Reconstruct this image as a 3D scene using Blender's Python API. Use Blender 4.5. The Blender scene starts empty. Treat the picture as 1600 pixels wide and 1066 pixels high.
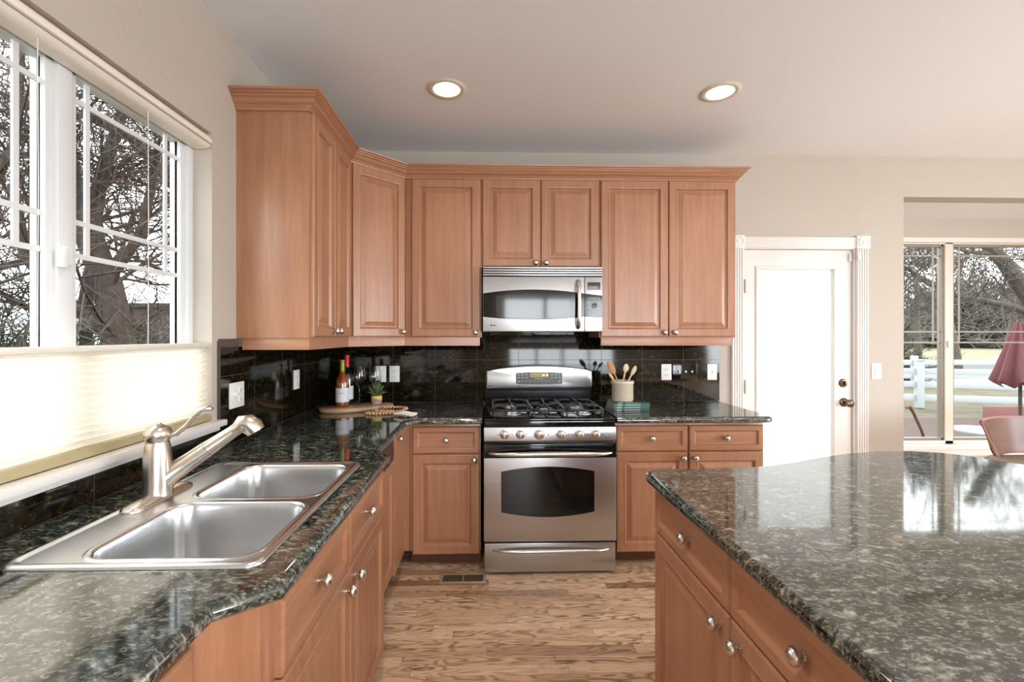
import bpy, bmesh, math, random
from mathutils import Vector, Matrix
random.seed(7)
sc = bpy.context.scene
COL = sc.collection
PI = math.pi

# ------------------------------------------------------------------ camera, light, exposure
cam_d = bpy.data.cameras.new('camera'); cam = bpy.data.objects.new('camera', cam_d); COL.objects.link(cam)
cam_d.sensor_width = 36; cam_d.lens = 36 * 715 / 1600
cam_d.shift_x = (800 - 781) / 1600; cam_d.shift_y = -(533 - 525) / 1600
cam_d.clip_start = 0.02; cam_d.clip_end = 400
cam.location = (0, 0, 1.395); cam.rotation_euler = (PI / 2, 0, -math.atan(19 / 715))
sc.camera = cam

wd = bpy.data.worlds.new('overcast_sky'); sc.world = wd; wd.use_nodes = True
bg = wd.node_tree.nodes['Background']
bg.inputs[0].default_value = (0.93, 0.965, 1.0, 1); bg.inputs[1].default_value = 6.5

vs = sc.view_settings
vs.view_transform = 'Standard'; vs.look = 'None'; vs.gamma = 1; vs.use_curve_mapping = False
vs.exposure = 0.0
sc.cycles.use_denoising = True
sc.cycles.max_bounces = 8; sc.cycles.diffuse_bounces = 5; sc.cycles.glossy_bounces = 5
sc.cycles.transmission_bounces = 8; sc.cycles.transparent_max_bounces = 16
sc.cycles.sample_clamp_indirect = 6.0
sc.cycles.caustics_reflective = False; sc.cycles.caustics_refractive = False

WL, WB, HC = -1.153, 3.357, 2.743          # left wall, back wall, ceiling
RR, FR = 6.1, -3.4                          # right wall and the wall behind the camera

def area(name, loc, rot, sx, sy, power, col=(1, 1, 1), portal=False):
    l = bpy.data.lights.new(name, 'AREA'); l.shape = 'RECTANGLE'; l.size = sx; l.size_y = sy
    l.energy = power; l.color = col
    if portal: l.cycles.is_portal = True
    o = bpy.data.objects.new(name, l); COL.objects.link(o); o.location = loc; o.rotation_euler = rot
    return o
# sky portals at seen openings; added area lights fill from behind and the right
area('sky_portal_kitchen_window', (WL - 0.17, 1.366, 1.64), (0, -PI / 2, 0), 1.2, 1.16, 1, portal=True)
area('sky_portal_nook_window', (4.575, 4.10, 1.34), (-PI / 2, 0, 0), 2.55, 1.84, 1, portal=True)
area('sky_portal_garden_door', (2.313, 3.51, 1.08), (-PI / 2, 0, 0), 0.58, 1.64, 1, portal=True)
area('fill_light_rear', (2.0, FR - 0.02, 1.2), (PI / 2, 0, 0), 3.4, 2.0, 200, (0.89, 0.95, 1.0))
area('fill_light_right', (RR + 0.02, -0.3, 1.35), (0, PI / 2, 0), 1.9, 3.4, 225, (0.89, 0.95, 1.0))

# ------------------------------------------------------------------ colours and materials
def lin(c):
    if isinstance(c, str):
        c = tuple(int(c[i:i + 2], 16) for i in (0, 2, 4))
    o = []
    for v in c[:3]:
        v = v / 255
        o.append(v / 12.92 if v <= 0.04045 else ((v + 0.055) / 1.055) ** 2.4)
    return (*o, 1)

def pmat(name, c, rough=0.5, metal=0.0, **k):
    m = bpy.data.materials.new(name); m.use_nodes = True
    b = m.node_tree.nodes['Principled BSDF']
    b.inputs['Base Color'].default_value = lin(c); b.inputs['Roughness'].default_value = rough
    b.inputs['Metallic'].default_value = metal
    for kk, v in k.items():
        b.inputs[kk.replace('_', ' ')].default_value = v
    return m

class NT:
    def __init__(s, m): s.t = m.node_tree; s.b = s.t.nodes['Principled BSDF']
    def n(s, typ, **k):
        nd = s.t.nodes.new(typ)
        for a, v in k.items():
            if a.startswith('i_'):
                key = a[2:].replace('_', ' ')
                if key.isdigit(): key = int(key)
                nd.inputs[key].default_value = v
            else: setattr(nd, a, v)
        return nd
    def l(s, a, b): s.t.links.new(a, b)
    def pos(s): return s.n('ShaderNodeNewGeometry').outputs['Position']
    def scaled(s, vec, sc_):
        v = s.n('ShaderNodeVectorMath', operation='MULTIPLY'); s.l(vec, v.inputs[0]); v.inputs[1].default_value = sc_
        return v.outputs[0]
    def noise(s, vec, scale=5, detail=4, rough=0.55, dist=0.0):
        n = s.n('ShaderNodeTexNoise'); n.inputs['Scale'].default_value = scale; n.inputs['Detail'].default_value = detail
        n.inputs['Roughness'].default_value = rough; n.inputs['Distortion'].default_value = dist
        s.l(vec, n.inputs['Vector']); return n.outputs[0]
    def ramp(s, fac, stops):
        r = s.n('ShaderNodeValToRGB'); e = r.color_ramp.elements
        while len(e) < len(stops): e.new(0.5)
        for el, (p, c) in zip(e, stops): el.position = p; el.color = c if len(c) == 4 else (*c, 1)
        s.l(fac, r.inputs[0]); return r.outputs[0]
    def mix(s, f, a, b, mode='MIX'):
        m = s.n('ShaderNodeMix', data_type='RGBA', blend_type=mode)
        for sock, v in ((m.inputs[0], f), (m.inputs[6], a), (m.inputs[7], b)):
            if hasattr(v, 'is_output') or hasattr(v, 'links'): s.l(v, sock)
            else: sock.default_value = v
        return m.outputs[2]
    def math(s, op, a, b=None, c=None):
        m = s.n('ShaderNodeMath', operation=op)
        for i, v in enumerate((a, b, c)):
            if v is None: continue
            if isinstance(v, (int, float)): m.inputs[i].default_value = v
            else: s.l(v, m.inputs[i])
        return m.outputs[0]
    def bump(s, h, strength=0.2, dist=0.01):
        b = s.n('ShaderNodeBump'); b.inputs['Strength'].default_value = strength; b.inputs['Distance'].default_value = dist
        s.l(h, b.inputs['Height']); s.l(b.outputs[0], s.b.inputs['Normal'])

def wood_mat(name, axis, c1='A27053', c2='B18363', c3='8F5F41', rough=0.36):
    m = pmat(name, c1, rough); t = NT(m); p = t.pos()
    sc_ = {'z': (14, 14, 0.9), 'x': (0.9, 14, 14), 'y': (14, 0.9, 14)}[axis]
    n1 = t.noise(t.scaled(p, sc_), 2.2, 5, 0.6, 0.4)
    n2 = t.noise(t.scaled(p, tuple(v * 5 for v in sc_)), 3.0, 3, 0.6)
    n3 = t.noise(p, 3.1, 2, 0.5)
    col = t.ramp(n1, [(0.30, lin(c3)), (0.5, lin(c1)), (0.72, lin(c2))])
    col = t.mix(0.22, col, t.ramp(n2, [(0.35, lin(c3)), (0.65, lin(c2))]))
    col = t.mix(0.30, col, t.ramp(n3, [(0.35, lin(c1)), (0.65, lin(c2))]))
    t.l(col, t.b.inputs['Base Color'])
    t.b.inputs['Coat Weight'].default_value = 0.25; t.b.inputs['Coat Roughness'].default_value = 0.25
    return m
WOODZ = wood_mat('maple_wood_vertical_grain', 'z')
WOODX = wood_mat('maple_wood_crosswise_grain', 'x')
WOODY = wood_mat('maple_wood_lengthwise_grain', 'y')
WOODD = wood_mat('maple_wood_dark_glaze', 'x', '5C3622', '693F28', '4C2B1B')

def granite_mat(name, flip=False):
    m = pmat(name, '20261F', 0.06); t = NT(m); p = t.pos()
    warp = t.noise(p, 9, 3, 0.6)
    wv = t.n('ShaderNodeVectorMath', operation='MULTIPLY_ADD')
    wn = t.n('ShaderNodeTexNoise'); wn.inputs['Scale'].default_value = 14; wn.inputs['Detail'].default_value = 3
    t.l(p, wn.inputs['Vector']); t.l(wn.outputs['Color'], wv.inputs[0]); wv.inputs[1].default_value = (0.03, 0.03, 0.03)
    t.l(p, wv.inputs[2])
    q = t.scaled(wv.outputs[0], (1.1, 2.0, 1.7))
    big = t.noise(q, 27, 5, 0.66, 0.5)
    med = t.noise(q, 75, 4, 0.65, 0.3)
    vor = t.n('ShaderNodeTexVoronoi'); vor.inputs['Scale'].default_value = 58; t.l(q, vor.inputs['Vector'])
    chip = t.n('ShaderNodeSeparateColor'); t.l(vor.outputs['Color'], chip.inputs[0])
    base = t.ramp(big, [(0.41, lin('080B09')), (0.48, lin('18211B')), (0.535, lin('38423A')), (0.585, lin('6A6B62')), (0.67, lin('A5A196'))])
    fine = t.ramp(med, [(0.45, lin('070A08')), (0.53, lin('28342B')), (0.62, lin('98968B'))])
    col = t.mix(0.42, base, fine)
    edge = t.math('LESS_THAN', vor.outputs['Distance'], 0.34)
    isch = t.math('MULTIPLY', t.math('GREATER_THAN', chip.outputs[0], 0.80), edge)
    cc = t.ramp(chip.outputs[1], [(0.0, lin('3F5A4A')), (0.5, lin('6E7A66')), (1.0, lin('A79F90'))])
    col = t.mix(t.math('MULTIPLY', isch, 0.55), col, cc)
    t.l(col, t.b.inputs['Base Color'])
    t.b.inputs['IOR'].default_value = 2.05
    return m
GRAN = granite_mat('polished_green_granite')

def tile_mat():
    m = pmat('polished_dark_tile', '17130C', 0.07); t = NT(m); p = t.pos()
    n1 = t.noise(p, 48, 6, 0.75, 0.2); n2 = t.noise(p, 150, 3, 0.6)
    col = t.ramp(n1, [(0.38, lin('060604')), (0.52, lin('120F08')), (0.63, lin('32260F')), (0.76, lin('6A5228'))])
    sp = t.ramp(n2, [(0.66, (0, 0, 0, 1)), (0.74, lin('8A7A58'))])
    col = t.mix(0.7, col, sp, 'ADD')
    # thin grout joints every 12 inches
    sx = t.n('ShaderNodeSeparateXYZ'); t.l(p, sx.inputs[0])
    u = t.math('ADD', sx.outputs[0], sx.outputs[1])
    j = None
    for v, per, off in ((u, 0.305, 0.218), (sx.outputs[2], 0.305, 0.914)):
        f = t.math('PINGPONG', t.math('SUBTRACT', v, off), per / 2)
        g = t.math('LESS_THAN', f, 0.0013)
        j = g if j is None else t.math('MAXIMUM', j, g)
    col = t.mix(t.math('MULTIPLY', j, 0.8), col, lin('4A4438'))
    t.l(col, t.b.inputs['Base Color'])
    t.l(t.math('MULTIPLY_ADD', j, 0.5, 0.07), t.b.inputs['Roughness'])
    t.b.inputs['IOR'].default_value = 1.45
    return m
TILE = tile_mat()

def floor_mat():
    m = pmat('oak_strip_floor', 'A9835F', 0.38); t = NT(m); p = t.pos()
    sx = t.n('ShaderNodeSeparateXYZ'); t.l(p, sx.inputs[0]); X, Y = sx.outputs[0], sx.outputs[1]
    yy = t.math('DIVIDE', Y, 0.057); row = t.math('FLOOR', yy)
    wn = t.n('ShaderNodeTexWhiteNoise', noise_dimensions='1D'); t.l(row, wn.inputs['W'])
    xx = t.math('MULTIPLY_ADD', wn.outputs['Value'], 3.7, t.math('DIVIDE', X, 0.66))
    pl = t.math('FLOOR', xx)
    cb = t.n('ShaderNodeCombineXYZ'); t.l(row, cb.inputs[0]); t.l(pl, cb.inputs[1])
    w2 = t.n('ShaderNodeTexWhiteNoise', noise_dimensions='2D'); t.l(cb.outputs[0], w2.inputs['Vector'])
    r = w2.outputs['Value']
    # grain: every plank has its own slice of the pattern
    c3 = t.n('ShaderNodeCombineXYZ'); t.l(t.math('MULTIPLY', X, 2.0), c3.inputs[0]); t.l(t.math('MULTIPLY', Y, 11.0), c3.inputs[1]); t.l(t.math('MULTIPLY', r, 40.0), c3.inputs[2])
    f = t.noise(c3.outputs[0], 1.3, 2, 0.5, 0.2)
    rings = t.math('PINGPONG', t.math('MULTIPLY', f, 11.0), 0.5)
    c4 = t.n('ShaderNodeCombineXYZ'); t.l(t.math('MULTIPLY', X, 8.0), c4.inputs[0]); t.l(t.math('MULTIPLY', Y, 170.0), c4.inputs[1]); t.l(t.math('MULTIPLY', r, 17.0), c4.inputs[2])
    fine = t.noise(c4.outputs[0], 1.5, 3, 0.6)
    base = t.ramp(r, [(0.0, lin('8E7058')), (0.08, lin('C19E80')), (0.5, lin('D8B696')), (0.8, lin('E0C2A4')), (1.0, lin('C8A586'))])
    msk = t.noise(c3.outputs[0], 0.7, 1, 0.5)
    rk = t.math('MULTIPLY', t.ramp(rings, [(0.0, (1, 1, 1, 1)), (0.16, (0.5, 0.5, 0.5, 1)), (0.30, (0.05, 0.05, 0.05, 1)), (1.0, (0, 0, 0, 1))]), t.ramp(msk, [(0.35, (0.25, 0.25, 0.25, 1)), (0.6, (1, 1, 1, 1))]))
    col = t.mix(rk, base, lin('6E4D35'))
    col = t.mix(t.math('MULTIPLY', t.ramp(fine, [(0.5, (0, 0, 0, 1)), (0.75, (1, 1, 1, 1))]), 0.35), col, lin('7E5D44'))
    streak = t.noise(c3.outputs[0], 2.6, 3, 0.6, 0.5)
    col = t.mix(t.math('MULTIPLY', t.ramp(streak, [(0.60, (0, 0, 0, 1)), (0.72, (1, 1, 1, 1))]), 0.6), col, lin('5A4232'))
    fy = t.math('PINGPONG', yy, 0.5); fx = t.math('PINGPONG', xx, 0.5)
    gap = t.math('MAXIMUM', t.math('LESS_THAN', fy, 0.012), t.math('LESS_THAN', fx, 0.0016))
    col = t.mix(t.math('MULTIPLY', gap, 0.6), col, lin('4A3424'))
    t.l(col, t.b.inputs['Base Color'])
    return m
FLOOR = floor_mat()

def wall_paint(name, c, rough=0.75, s=0.12, scale=55):
    m = pmat(name, c, rough); t = NT(m); p = t.pos()
    t.bump(t.noise(p, scale, 3, 0.55, 0.4), s, 0.01); return m
WALL = wall_paint('beige_wall_paint', 'B9AFA4', 0.7, 0.25, 40)
CEIL = wall_paint('white_ceiling_paint', 'E8EBEE', 0.85, 0.08, 60)
WHITE = pmat('white_painted_trim', 'DFDBD6', 0.4)
VINYL = pmat('white_vinyl', 'D9DADA', 0.35)
VINYLG = pmat('grey_vinyl', '8E8E8B', 0.45)
def brushed(name, c, axis, rough=0.28):
    m = pmat(name, c, rough, 1.0); t = NT(m); p = t.pos()
    sc_ = {'x': (2, 90, 400), 'z': (400, 90, 2), 'y': (90, 2, 400)}[axis]
    n = t.noise(t.scaled(p, tuple(v * .4 for v in sc_)), 1.0, 2, 0.5)
    t.l(t.math('MULTIPLY_ADD', n, 0.03, rough - 0.015), t.b.inputs['Roughness'])
    t.b.inputs['Anisotropic'].default_value = 0.5
    return m
STEEL = brushed('brushed_stainless_steel', 'BDBFC1', 'x')
STEELS = pmat('sink_stainless_steel', 'D6D8DA', 0.25, 1.0)
NICKEL = pmat('satin_nickel', 'D0CCC6', 0.27, 1.0)
FAUC = pmat('brushed_nickel', 'CFC6BA', 0.27, 1.0)
BRONZE = pmat('antique_bronze', '6A5A4C', 0.3, 1.0)
BLACKG = pmat('black_gloss', '0A0B0C', 0.08)
BLACKM = pmat('black_enamel', '101112', 0.3)
IRON = pmat('cast_iron', '2B2C2D', 0.38)
DARKGL = pmat('dark_oven_glass', '10120F', 0.04)
MWGL = pmat('microwave_window_glass', '3A3C3D', 0.06)
DGREY = pmat('dark_gap', '0C0908', 0.8)
PLAST = pmat('white_plastic_plate', 'E9E7E1', 0.35)
SLOT = pmat('socket_slot', '3A3733', 0.5)
LCD = pmat('amber_display', '8A7212', 0.3, 0, Emission_Color=lin('8A7212'), Emission_Strength=0.35)
DIGIT = pmat('display_digits', 'E8DC9A', 0.3, 0, Emission_Color=lin('F4E9A8'), Emission_Strength=1.2)
LEGEND = pmat('printed_legend', 'B9B9B5', 0.5)

def glass_pane(name, tint=(1, 1, 1), gloss=1.0):
    m = bpy.data.materials.new(name); m.use_nodes = True; nt = m.node_tree; nt.nodes.clear()
    o = nt.nodes.new('ShaderNodeOutputMaterial'); mx = nt.nodes.new('ShaderNodeMixShader')
    tr = nt.nodes.new('ShaderNodeBsdfTransparent'); gl = nt.nodes.new('ShaderNodeBsdfGlossy'); fr = nt.nodes.new('ShaderNodeFresnel')
    tr.inputs[0].default_value = (*tint, 1); gl.inputs['Roughness'].default_value = 0.0; gl.inputs[0].default_value = (gloss, gloss, gloss, 1)
    fr.inputs[0].default_value = 1.5
    ge = nt.nodes.new('ShaderNodeNewGeometry'); mm = nt.nodes.new('ShaderNodeMath'); mm.operation = 'SUBTRACT'; mm.inputs[0].default_value = 1.0
    nt.links.new(ge.outputs['Backfacing'], mm.inputs[1]); m2 = nt.nodes.new('ShaderNodeMath'); m2.operation = 'MULTIPLY'
    nt.links.new(fr.outputs[0], m2.inputs[0]); nt.links.new(mm.outputs[0], m2.inputs[1])
    nt.links.new(m2.outputs[0], mx.inputs[0]); nt.links.new(tr.outputs[0], mx.inputs[1]); nt.links.new(gl.outputs[0], mx.inputs[2])
    nt.links.new(mx.outputs[0], o.inputs[0]); return m
PANE = glass_pane('window_glass', (0.97, 0.98, 0.97), 0.6)
GLASS = pmat('clear_glass', 'FFFFFF', 0.0, 0, Transmission_Weight=1.0, IOR=1.45)
def translucent(name, c, tr=0.6, rough=0.8):
    m = bpy.data.materials.new(name); m.use_nodes = True; nt = m.node_tree; nt.nodes.clear()
    o = nt.nodes.new('ShaderNodeOutputMaterial'); mx = nt.nodes.new('ShaderNodeMixShader')
    a = nt.nodes.new('ShaderNodeBsdfDiffuse'); b = nt.nodes.new('ShaderNodeBsdfTranslucent')
    a.inputs[0].default_value = lin(c); b.inputs[0].default_value = lin(c); mx.inputs[0].default_value = tr
    nt.links.new(a.outputs[0], mx.inputs[1]); nt.links.new(b.outputs[0], mx.inputs[2]); nt.links.new(mx.outputs[0], o.inputs[0]); return m
SHADE = translucent('cellular_shade_fabric', 'FBF5EB', 0.60)
DSHADE = translucent('door_privacy_shade', 'FFFFFF', 0.75)

# ------------------------------------------------------------------ geometry helpers
class MB:
    def __init__(s): s.bm = bmesh.new()
    def face(s, pts):
        vs_ = [s.bm.verts.new(p) for p in pts]
        try: return s.bm.faces.new(vs_)
        except ValueError: return None
    def box(s, x0, x1, y0, y1, z0, z1, bev=0.0, M=None):
        m = Matrix.Translation(((x0 + x1) / 2, (y0 + y1) / 2, (z0 + z1) / 2)) @ Matrix.Diagonal((abs(x1 - x0), abs(y1 - y0), abs(z1 - z0), 1))
        if M is not None: m = M @ m
        r = bmesh.ops.create_cube(s.bm, size=1, matrix=m)
        if bev > 0:
            es = list({e for v in r['verts'] for e in v.link_edges})
            bmesh.ops.bevel(s.bm, geom=es, offset=bev, segments=2, affect='EDGES', profile=0.6)
        return s
    def rings(s, rings, cap0=False, cap1=False, closed=True, loop=True):
        """rings: lists of points, same length; quads in between"""
        R = [[s.bm.verts.new(p) for p in r] for r in rings]
        n = len(R[0])
        for a, b in zip(R[:-1], R[1:]):
            for i in range(n if loop else n - 1):
                j = (i + 1) % n
                try: s.bm.faces.new((a[i], a[j], b[j], b[i]))
                except ValueError: pass
        if cap0: s.bm.faces.new(R[0][::-1])
        if cap1: s.bm.faces.new(R[-1])
        return R
    def lathe(s, prof, c=(0, 0, 0), axis='z', n=24, sx=1.0, sy=1.0, M=None, cap=True):
        """prof: (radius, height) pairs"""
        rs = []
        for r, h in prof:
            ring = []
            for i in range(n):
                a = 2 * PI * i / n; x, y = r * math.cos(a) * sx, r * math.sin(a) * sy
                v = {'z': Vector((x, y, h)), 'y': Vector((x, h, y)), 'x': Vector((h, x, y))}[axis]
                if M is not None: v = M @ v
                ring.append(v + Vector(c))
            rs.append(ring)
        s.rings(rs, cap and prof[0][0] > 0, cap and prof[-1][0] > 0)
        return s
    def tube(s, pts, rad, n=10, cap=True, flat=1.0):
        pts = [Vector(p) for p in pts]
        if not isinstance(rad, (list, tuple)): rad = [rad] * len(pts)
        rs = []; up = None
        for i, p in enumerate(pts):
            d = (pts[min(i + 1, len(pts) - 1)] - pts[max(i - 1, 0)])
            if d.length < 1e-9: d = Vector((0, 0, 1))
            d.normalize()
            if up is None:
                up = Vector((0, 0, 1)) if abs(d.z) < 0.9 else Vector((1, 0, 0))
            a = d.cross(up)
            if a.length < 1e-4: a = d.orthogonal()
            a.normalize(); b = a.cross(d).normalized(); up = b
            rs.append([p + (a * math.cos(2 * PI * k / n) + b * math.sin(2 * PI * k / n) * flat) * rad[i] for k in range(n)])
        s.rings(rs, cap, cap); return s
    def prism(s, poly, h0, h1, plane='xy', bev=0):
        f = {'xy': lambda a, b, h: (a, b, h), 'xz': lambda a, b, h: (a, h, b), 'yz': lambda a, b, h: (h, a, b)}[plane]
        r = s.rings([[f(a, b, h0) for a, b in poly], [f(a, b, h1) for a, b in poly]], True, True)
        if bev:
            es = list({e for ring in r for v in ring for e in v.link_edges})
            bmesh.ops.bevel(s.bm, geom=es, offset=bev, segments=2, affect='EDGES', profile=0.6)
        return s
    def sphere(s, c, r, seg=12, ring=8, sz=1.0):
        bmesh.ops.create_uvsphere(s.bm, u_segments=seg, v_segments=ring, radius=r, matrix=Matrix.Translation(c) @ Matrix.Diagonal((1, 1, sz, 1)))
        return s
    def build(s, name, mat, parent=None, smooth=True, angle=35, origin=None, flat=False):
        bm = s.bm
        if origin is not None: o_ = Vector(origin)
        elif parent is not None: o_ = None
        else:
            xs = [v.co for v in bm.verts]
            o_ = Vector(((min(v.x for v in xs) + max(v.x for v in xs)) / 2, (min(v.y for v in xs) + max(v.y for v in xs)) / 2, min(v.z for v in xs)))
        if parent is not None:
            Mi = world_of(parent).inverted()
            bmesh.ops.transform(bm, matrix=Mi, verts=bm.verts)
        else:
            bmesh.ops.translate(bm, vec=-o_, verts=bm.verts)
        bmesh.ops.recalc_face_normals(bm, faces=bm.faces)
        if smooth:
            for f in bm.faces: f.smooth = not (flat and abs(f.normal.z) > .9995)
            lim = math.radians(angle)
            for e in bm.edges:
                if len(e.link_faces) == 2 and e.calc_face_angle(0) > lim: e.smooth = False
        me = bpy.data.meshes.new(name); bm.to_mesh(me); bm.free()
        o = bpy.data.objects.new(name, me); COL.objects.link(o)
        if isinstance(mat, (list, tuple)):
            for m in mat: me.materials.append(m)
        elif mat: me.materials.append(mat)
        if parent is not None: o.parent = parent
        else: o.location = o_
        return o

def world_of(o):
    m = o.matrix_basis.copy(); p = o.parent
    while p is not None: m = p.matrix_basis @ m; p = p.parent
    return m
def thing(name, label, cat, loc=(0, 0, 0), rz=0, group=None):
    o = bpy.data.objects.new(name, None); COL.objects.link(o); o.location = loc; o.rotation_euler = (0, 0, rz)
    o.empty_display_size = 0.05
    o['label'] = label; o['category'] = cat
    if group: o['group'] = group
    return o
def tag(o, label, cat, group=None, kind=None):
    o['label'] = label; o['category'] = cat
    if group: o['group'] = group
    if kind: o['kind'] = kind
    return o
def struct(name, mb, mat, smooth=False):
    o = mb.build(name, mat, smooth=smooth) if isinstance(mb, MB) else mb
    o['kind'] = 'structure'; return o
def sempty(name, loc):
    o = bpy.data.objects.new(name, None); COL.objects.link(o); o.location = loc; o.empty_display_size = 0.05; o['kind'] = 'structure'; return o

def offset_poly(pts, ds):
    """inset a CCW polygon, per-edge distances (edge i runs pts[i]->pts[i+1])"""
    n = len(pts); out = []
    if isinstance(ds, (int, float)): ds = [ds] * n
    for i in range(n):
        p0, p1, p2 = Vector(pts[i - 1]), Vector(pts[i]), Vector(pts[(i + 1) % n])
        a = (p1 - p0).normalized(); b = (p2 - p1).normalized()
        na, nb = Vector((-a.y, a.x)), Vector((-b.y, b.x)); da, db = ds[i - 1], ds[i]
        den = a.x * b.y - a.y * b.x
        if abs(den) < 1e-6: out.append(tuple(p1 + na * da)); continue
        q0 = p1 + na * da; q1 = p1 + nb * db; w = q1 - q0
        tt = (w.x * b.y - w.y * b.x) / den
        out.append(tuple(q0 + a * tt))
    return out
def rrect(x0, x1, y0, y1, r, n=6):
    o = []
    for cx, cy, a0 in ((x1 - r, y0 + r, -PI / 2), (x1 - r, y1 - r, 0), (x0 + r, y1 - r, PI / 2), (x0 + r, y0 + r, PI)):
        for k in range(n + 1):
            a = a0 + PI / 2 * k / n; o.append((cx + r * math.cos(a), cy + r * math.sin(a)))
    return o
def fill_loops(mb, loops, z):
    """flat face with holes: the first loop is the outline"""
    es = []
    for lp in loops:
        vs_ = [mb.bm.verts.new((x, y, z)) for x, y in lp]
        for i in range(len(vs_)): es.append(mb.bm.edges.new((vs_[i], vs_[(i + 1) % len(vs_)])))
    bmesh.ops.triangle_fill(mb.bm, edges=es, use_beauty=True, use_dissolve=False, normal=(0, 0, 1))

def worktop(poly, expo, z0, z1, holes=()):
    """polygon CCW, expo: per edge 1 where the edge is bullnosed"""
    mb = MB(); T = z1 - z0
    prof = [(0.016, z0), (0.006, z0 + 0.004), (0.001, z0 + 0.010), (0.0, z0 + T * 0.5), (0.003, z1 - 0.010), (0.009, z1 - 0.004), (0.018, z1)]
    rs = []
    for d, z in prof:
        rs.append([(x, y, z) for x, y in offset_poly(poly, [d * e for e in expo])])
    mb.rings(rs)
    top = [(x, y) for x, y, _ in rs[-1]]; bot = [(x, y) for x, y, _ in rs[0]]
    fill_loops(mb, [top] + list(holes), z1); fill_loops(mb, [bot] + list(holes), z0)
    for h in holes: mb.rings([[(x, y, z1) for x, y in h], [(x, y, z0) for x, y in h]])
    bmesh.ops.remove_doubles(mb.bm, verts=mb.bm.verts, dist=1e-5)
    return mb

class Face:
    """a vertical cabinet face: u runs along it, n points out of it"""
    def __init__(s, o, u):
        s.o = Vector((o[0], o[1], 0)); s.u = Vector((u[0], u[1], 0)).normalized(); s.n = Vector((s.u.y, -s.u.x, 0))
        s.rz = math.atan2(s.u.y, s.u.x)
    def p(s, u, n, z): return s.o + s.u * u + s.n * n + Vector((0, 0, z))
    def slab(s, mb, u0, u1, n0, n1, z0, z1, bev=0):
        M = Matrix.Translation(s.o) @ Matrix.Rotation(s.rz, 4, 'Z')
        mb.box(u0, u1, -n1, -n0, z0, z1, bev, M); return mb
    def panel(s, u0, u1, z0, z1, prof, n0=0.0):
        mb = MB(); rs = []
        for ins, n in prof:
            a, b, c, d = u0 + ins, u1 - ins, z0 + ins, z1 - ins
            rs.append([s.p(a, n0 + n, c), s.p(b, n0 + n, c), s.p(b, n0 + n, d), s.p(a, n0 + n, d)])
        mb.rings(rs, True, True); return mb
DOORP = [(0, 0), (0, .014), (.003, .018), (.006, .020), (.048, .020), (.050, .022), (.054, .021), (.058, .012), (.061, .009), (.067, .009), (.092, .017), (.094, .018)]
DRAWP = [(0, 0), (0, .014), (.003, .018), (.006, .020), (.030, .020), (.033, .018), (.040, .010), (.043, .009)]
KNOBP = [(0.0, 0.0), (0.0090, 0.0), (0.0090, 0.002), (0.0060, 0.004), (0.0058, 0.010), (0.0085, 0.013), (0.0150, 0.0150), (0.0185, 0.0190), (0.0190, 0.0235), (0.0170, 0.0290), (0.0120, 0.0330), (0.006, 0.0350), (0.0, 0.0355)]
def knob(F, u, z, n0, parent, label=None):
    mb = MB(); M = Matrix.Rotation(F.rz, 4, 'Z')
    mb.lathe([(r, -h) for r, h in KNOBP], F.p(u, n0, z), 'y', 20, 0.86, 1.0, M, cap=False)
    o = mb.build('knob', NICKEL, parent, angle=50)
    o['label'] = 'satin nickel knob'
    return o
def door(F, u0, u1, z0, z1, parent, kn=None, n0=0.0):
    o = F.panel(u0, u1, z0, z1, DOORP, n0).build('door', WOODZ, parent, angle=12)
    if kn: knob(F, kn[0], kn[1], n0 + 0.020, o)
    return o
def drawer(F, u0, u1, z0, z1, parent, n0=0.0, k=True, mat=None):
    o = F.panel(u0, u1, z0, z1, DRAWP, n0).build('drawer', mat or WOODX, parent, angle=12)
    if k: knob(F, (u0 + u1) / 2, (z0 + z1) / 2, n0 + 0.009, o)
    return o
def body(F, u0, u1, depth, z0, z1, parent, mat=None, name='body'):
    mb = MB(); F.slab(mb, u0, u1, -depth, 0, z0, z1, 0.0015); return mb.build(name, mat or WOODZ, parent)

# ------------------------------------------------------------------ the room
mb = MB(); mb.box(WL - .2, RR + .2, FR - .2, 4.2, -0.1, 0); struct('floor', mb, FLOOR)
LGP = [(-.223, 2.504), (1.284, 2.495), (-.223, 1.0), (1.284, .9), (3.2, 1.2), (3.2, -1.2)]
mb = MB(); fill_loops(mb, [[(WL - .2, FR - .2), (RR + .2, FR - .2), (RR + .2, WB + .14), (WL - .2, WB + .14)]] + [[(x + .076 * math.cos(-2 * PI * k / 32), y + .076 * math.sin(-2 * PI * k / 32)) for k in range(32)] for x, y in LGP], HC)
mb.box(WL - .2, RR + .2, FR - .2, WB + .14, HC + .13, HC + .2); struct('ceiling', mb, CEIL)
WY0, WY1, WZ0, WZ1 = 0.787, 1.945, 1.040, 2.241
mb = MB(); XO = WL - .16
mb.box(XO, WL, FR - .16, WY0, 0, HC); mb.box(XO, WL, WY1, WB + .16, 0, HC); mb.box(XO, WL, WY0, WY1, 0, WZ0); mb.box(XO, WL, WY0, WY1, WZ1, HC)
struct('wall_left', mb, WALL)
DX0, DX1, DZ = 1.890, 2.757, 2.055
NX0, NX1, NZ = 3.125, 6.0, 2.440
mb = MB()
mb.box(WL, DX0, WB, WB + .14, 0, HC); mb.box(DX0, DX1, WB, WB + .14, DZ, HC); mb.box(DX1, NX0, WB, WB + .14, 0, HC)
mb.box(NX0, NX1, WB, WB + .14, NZ, HC); mb.box(NX1, RR, WB, WB + .14, 0, HC)
struct('wall_back', mb, WALL)
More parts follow.
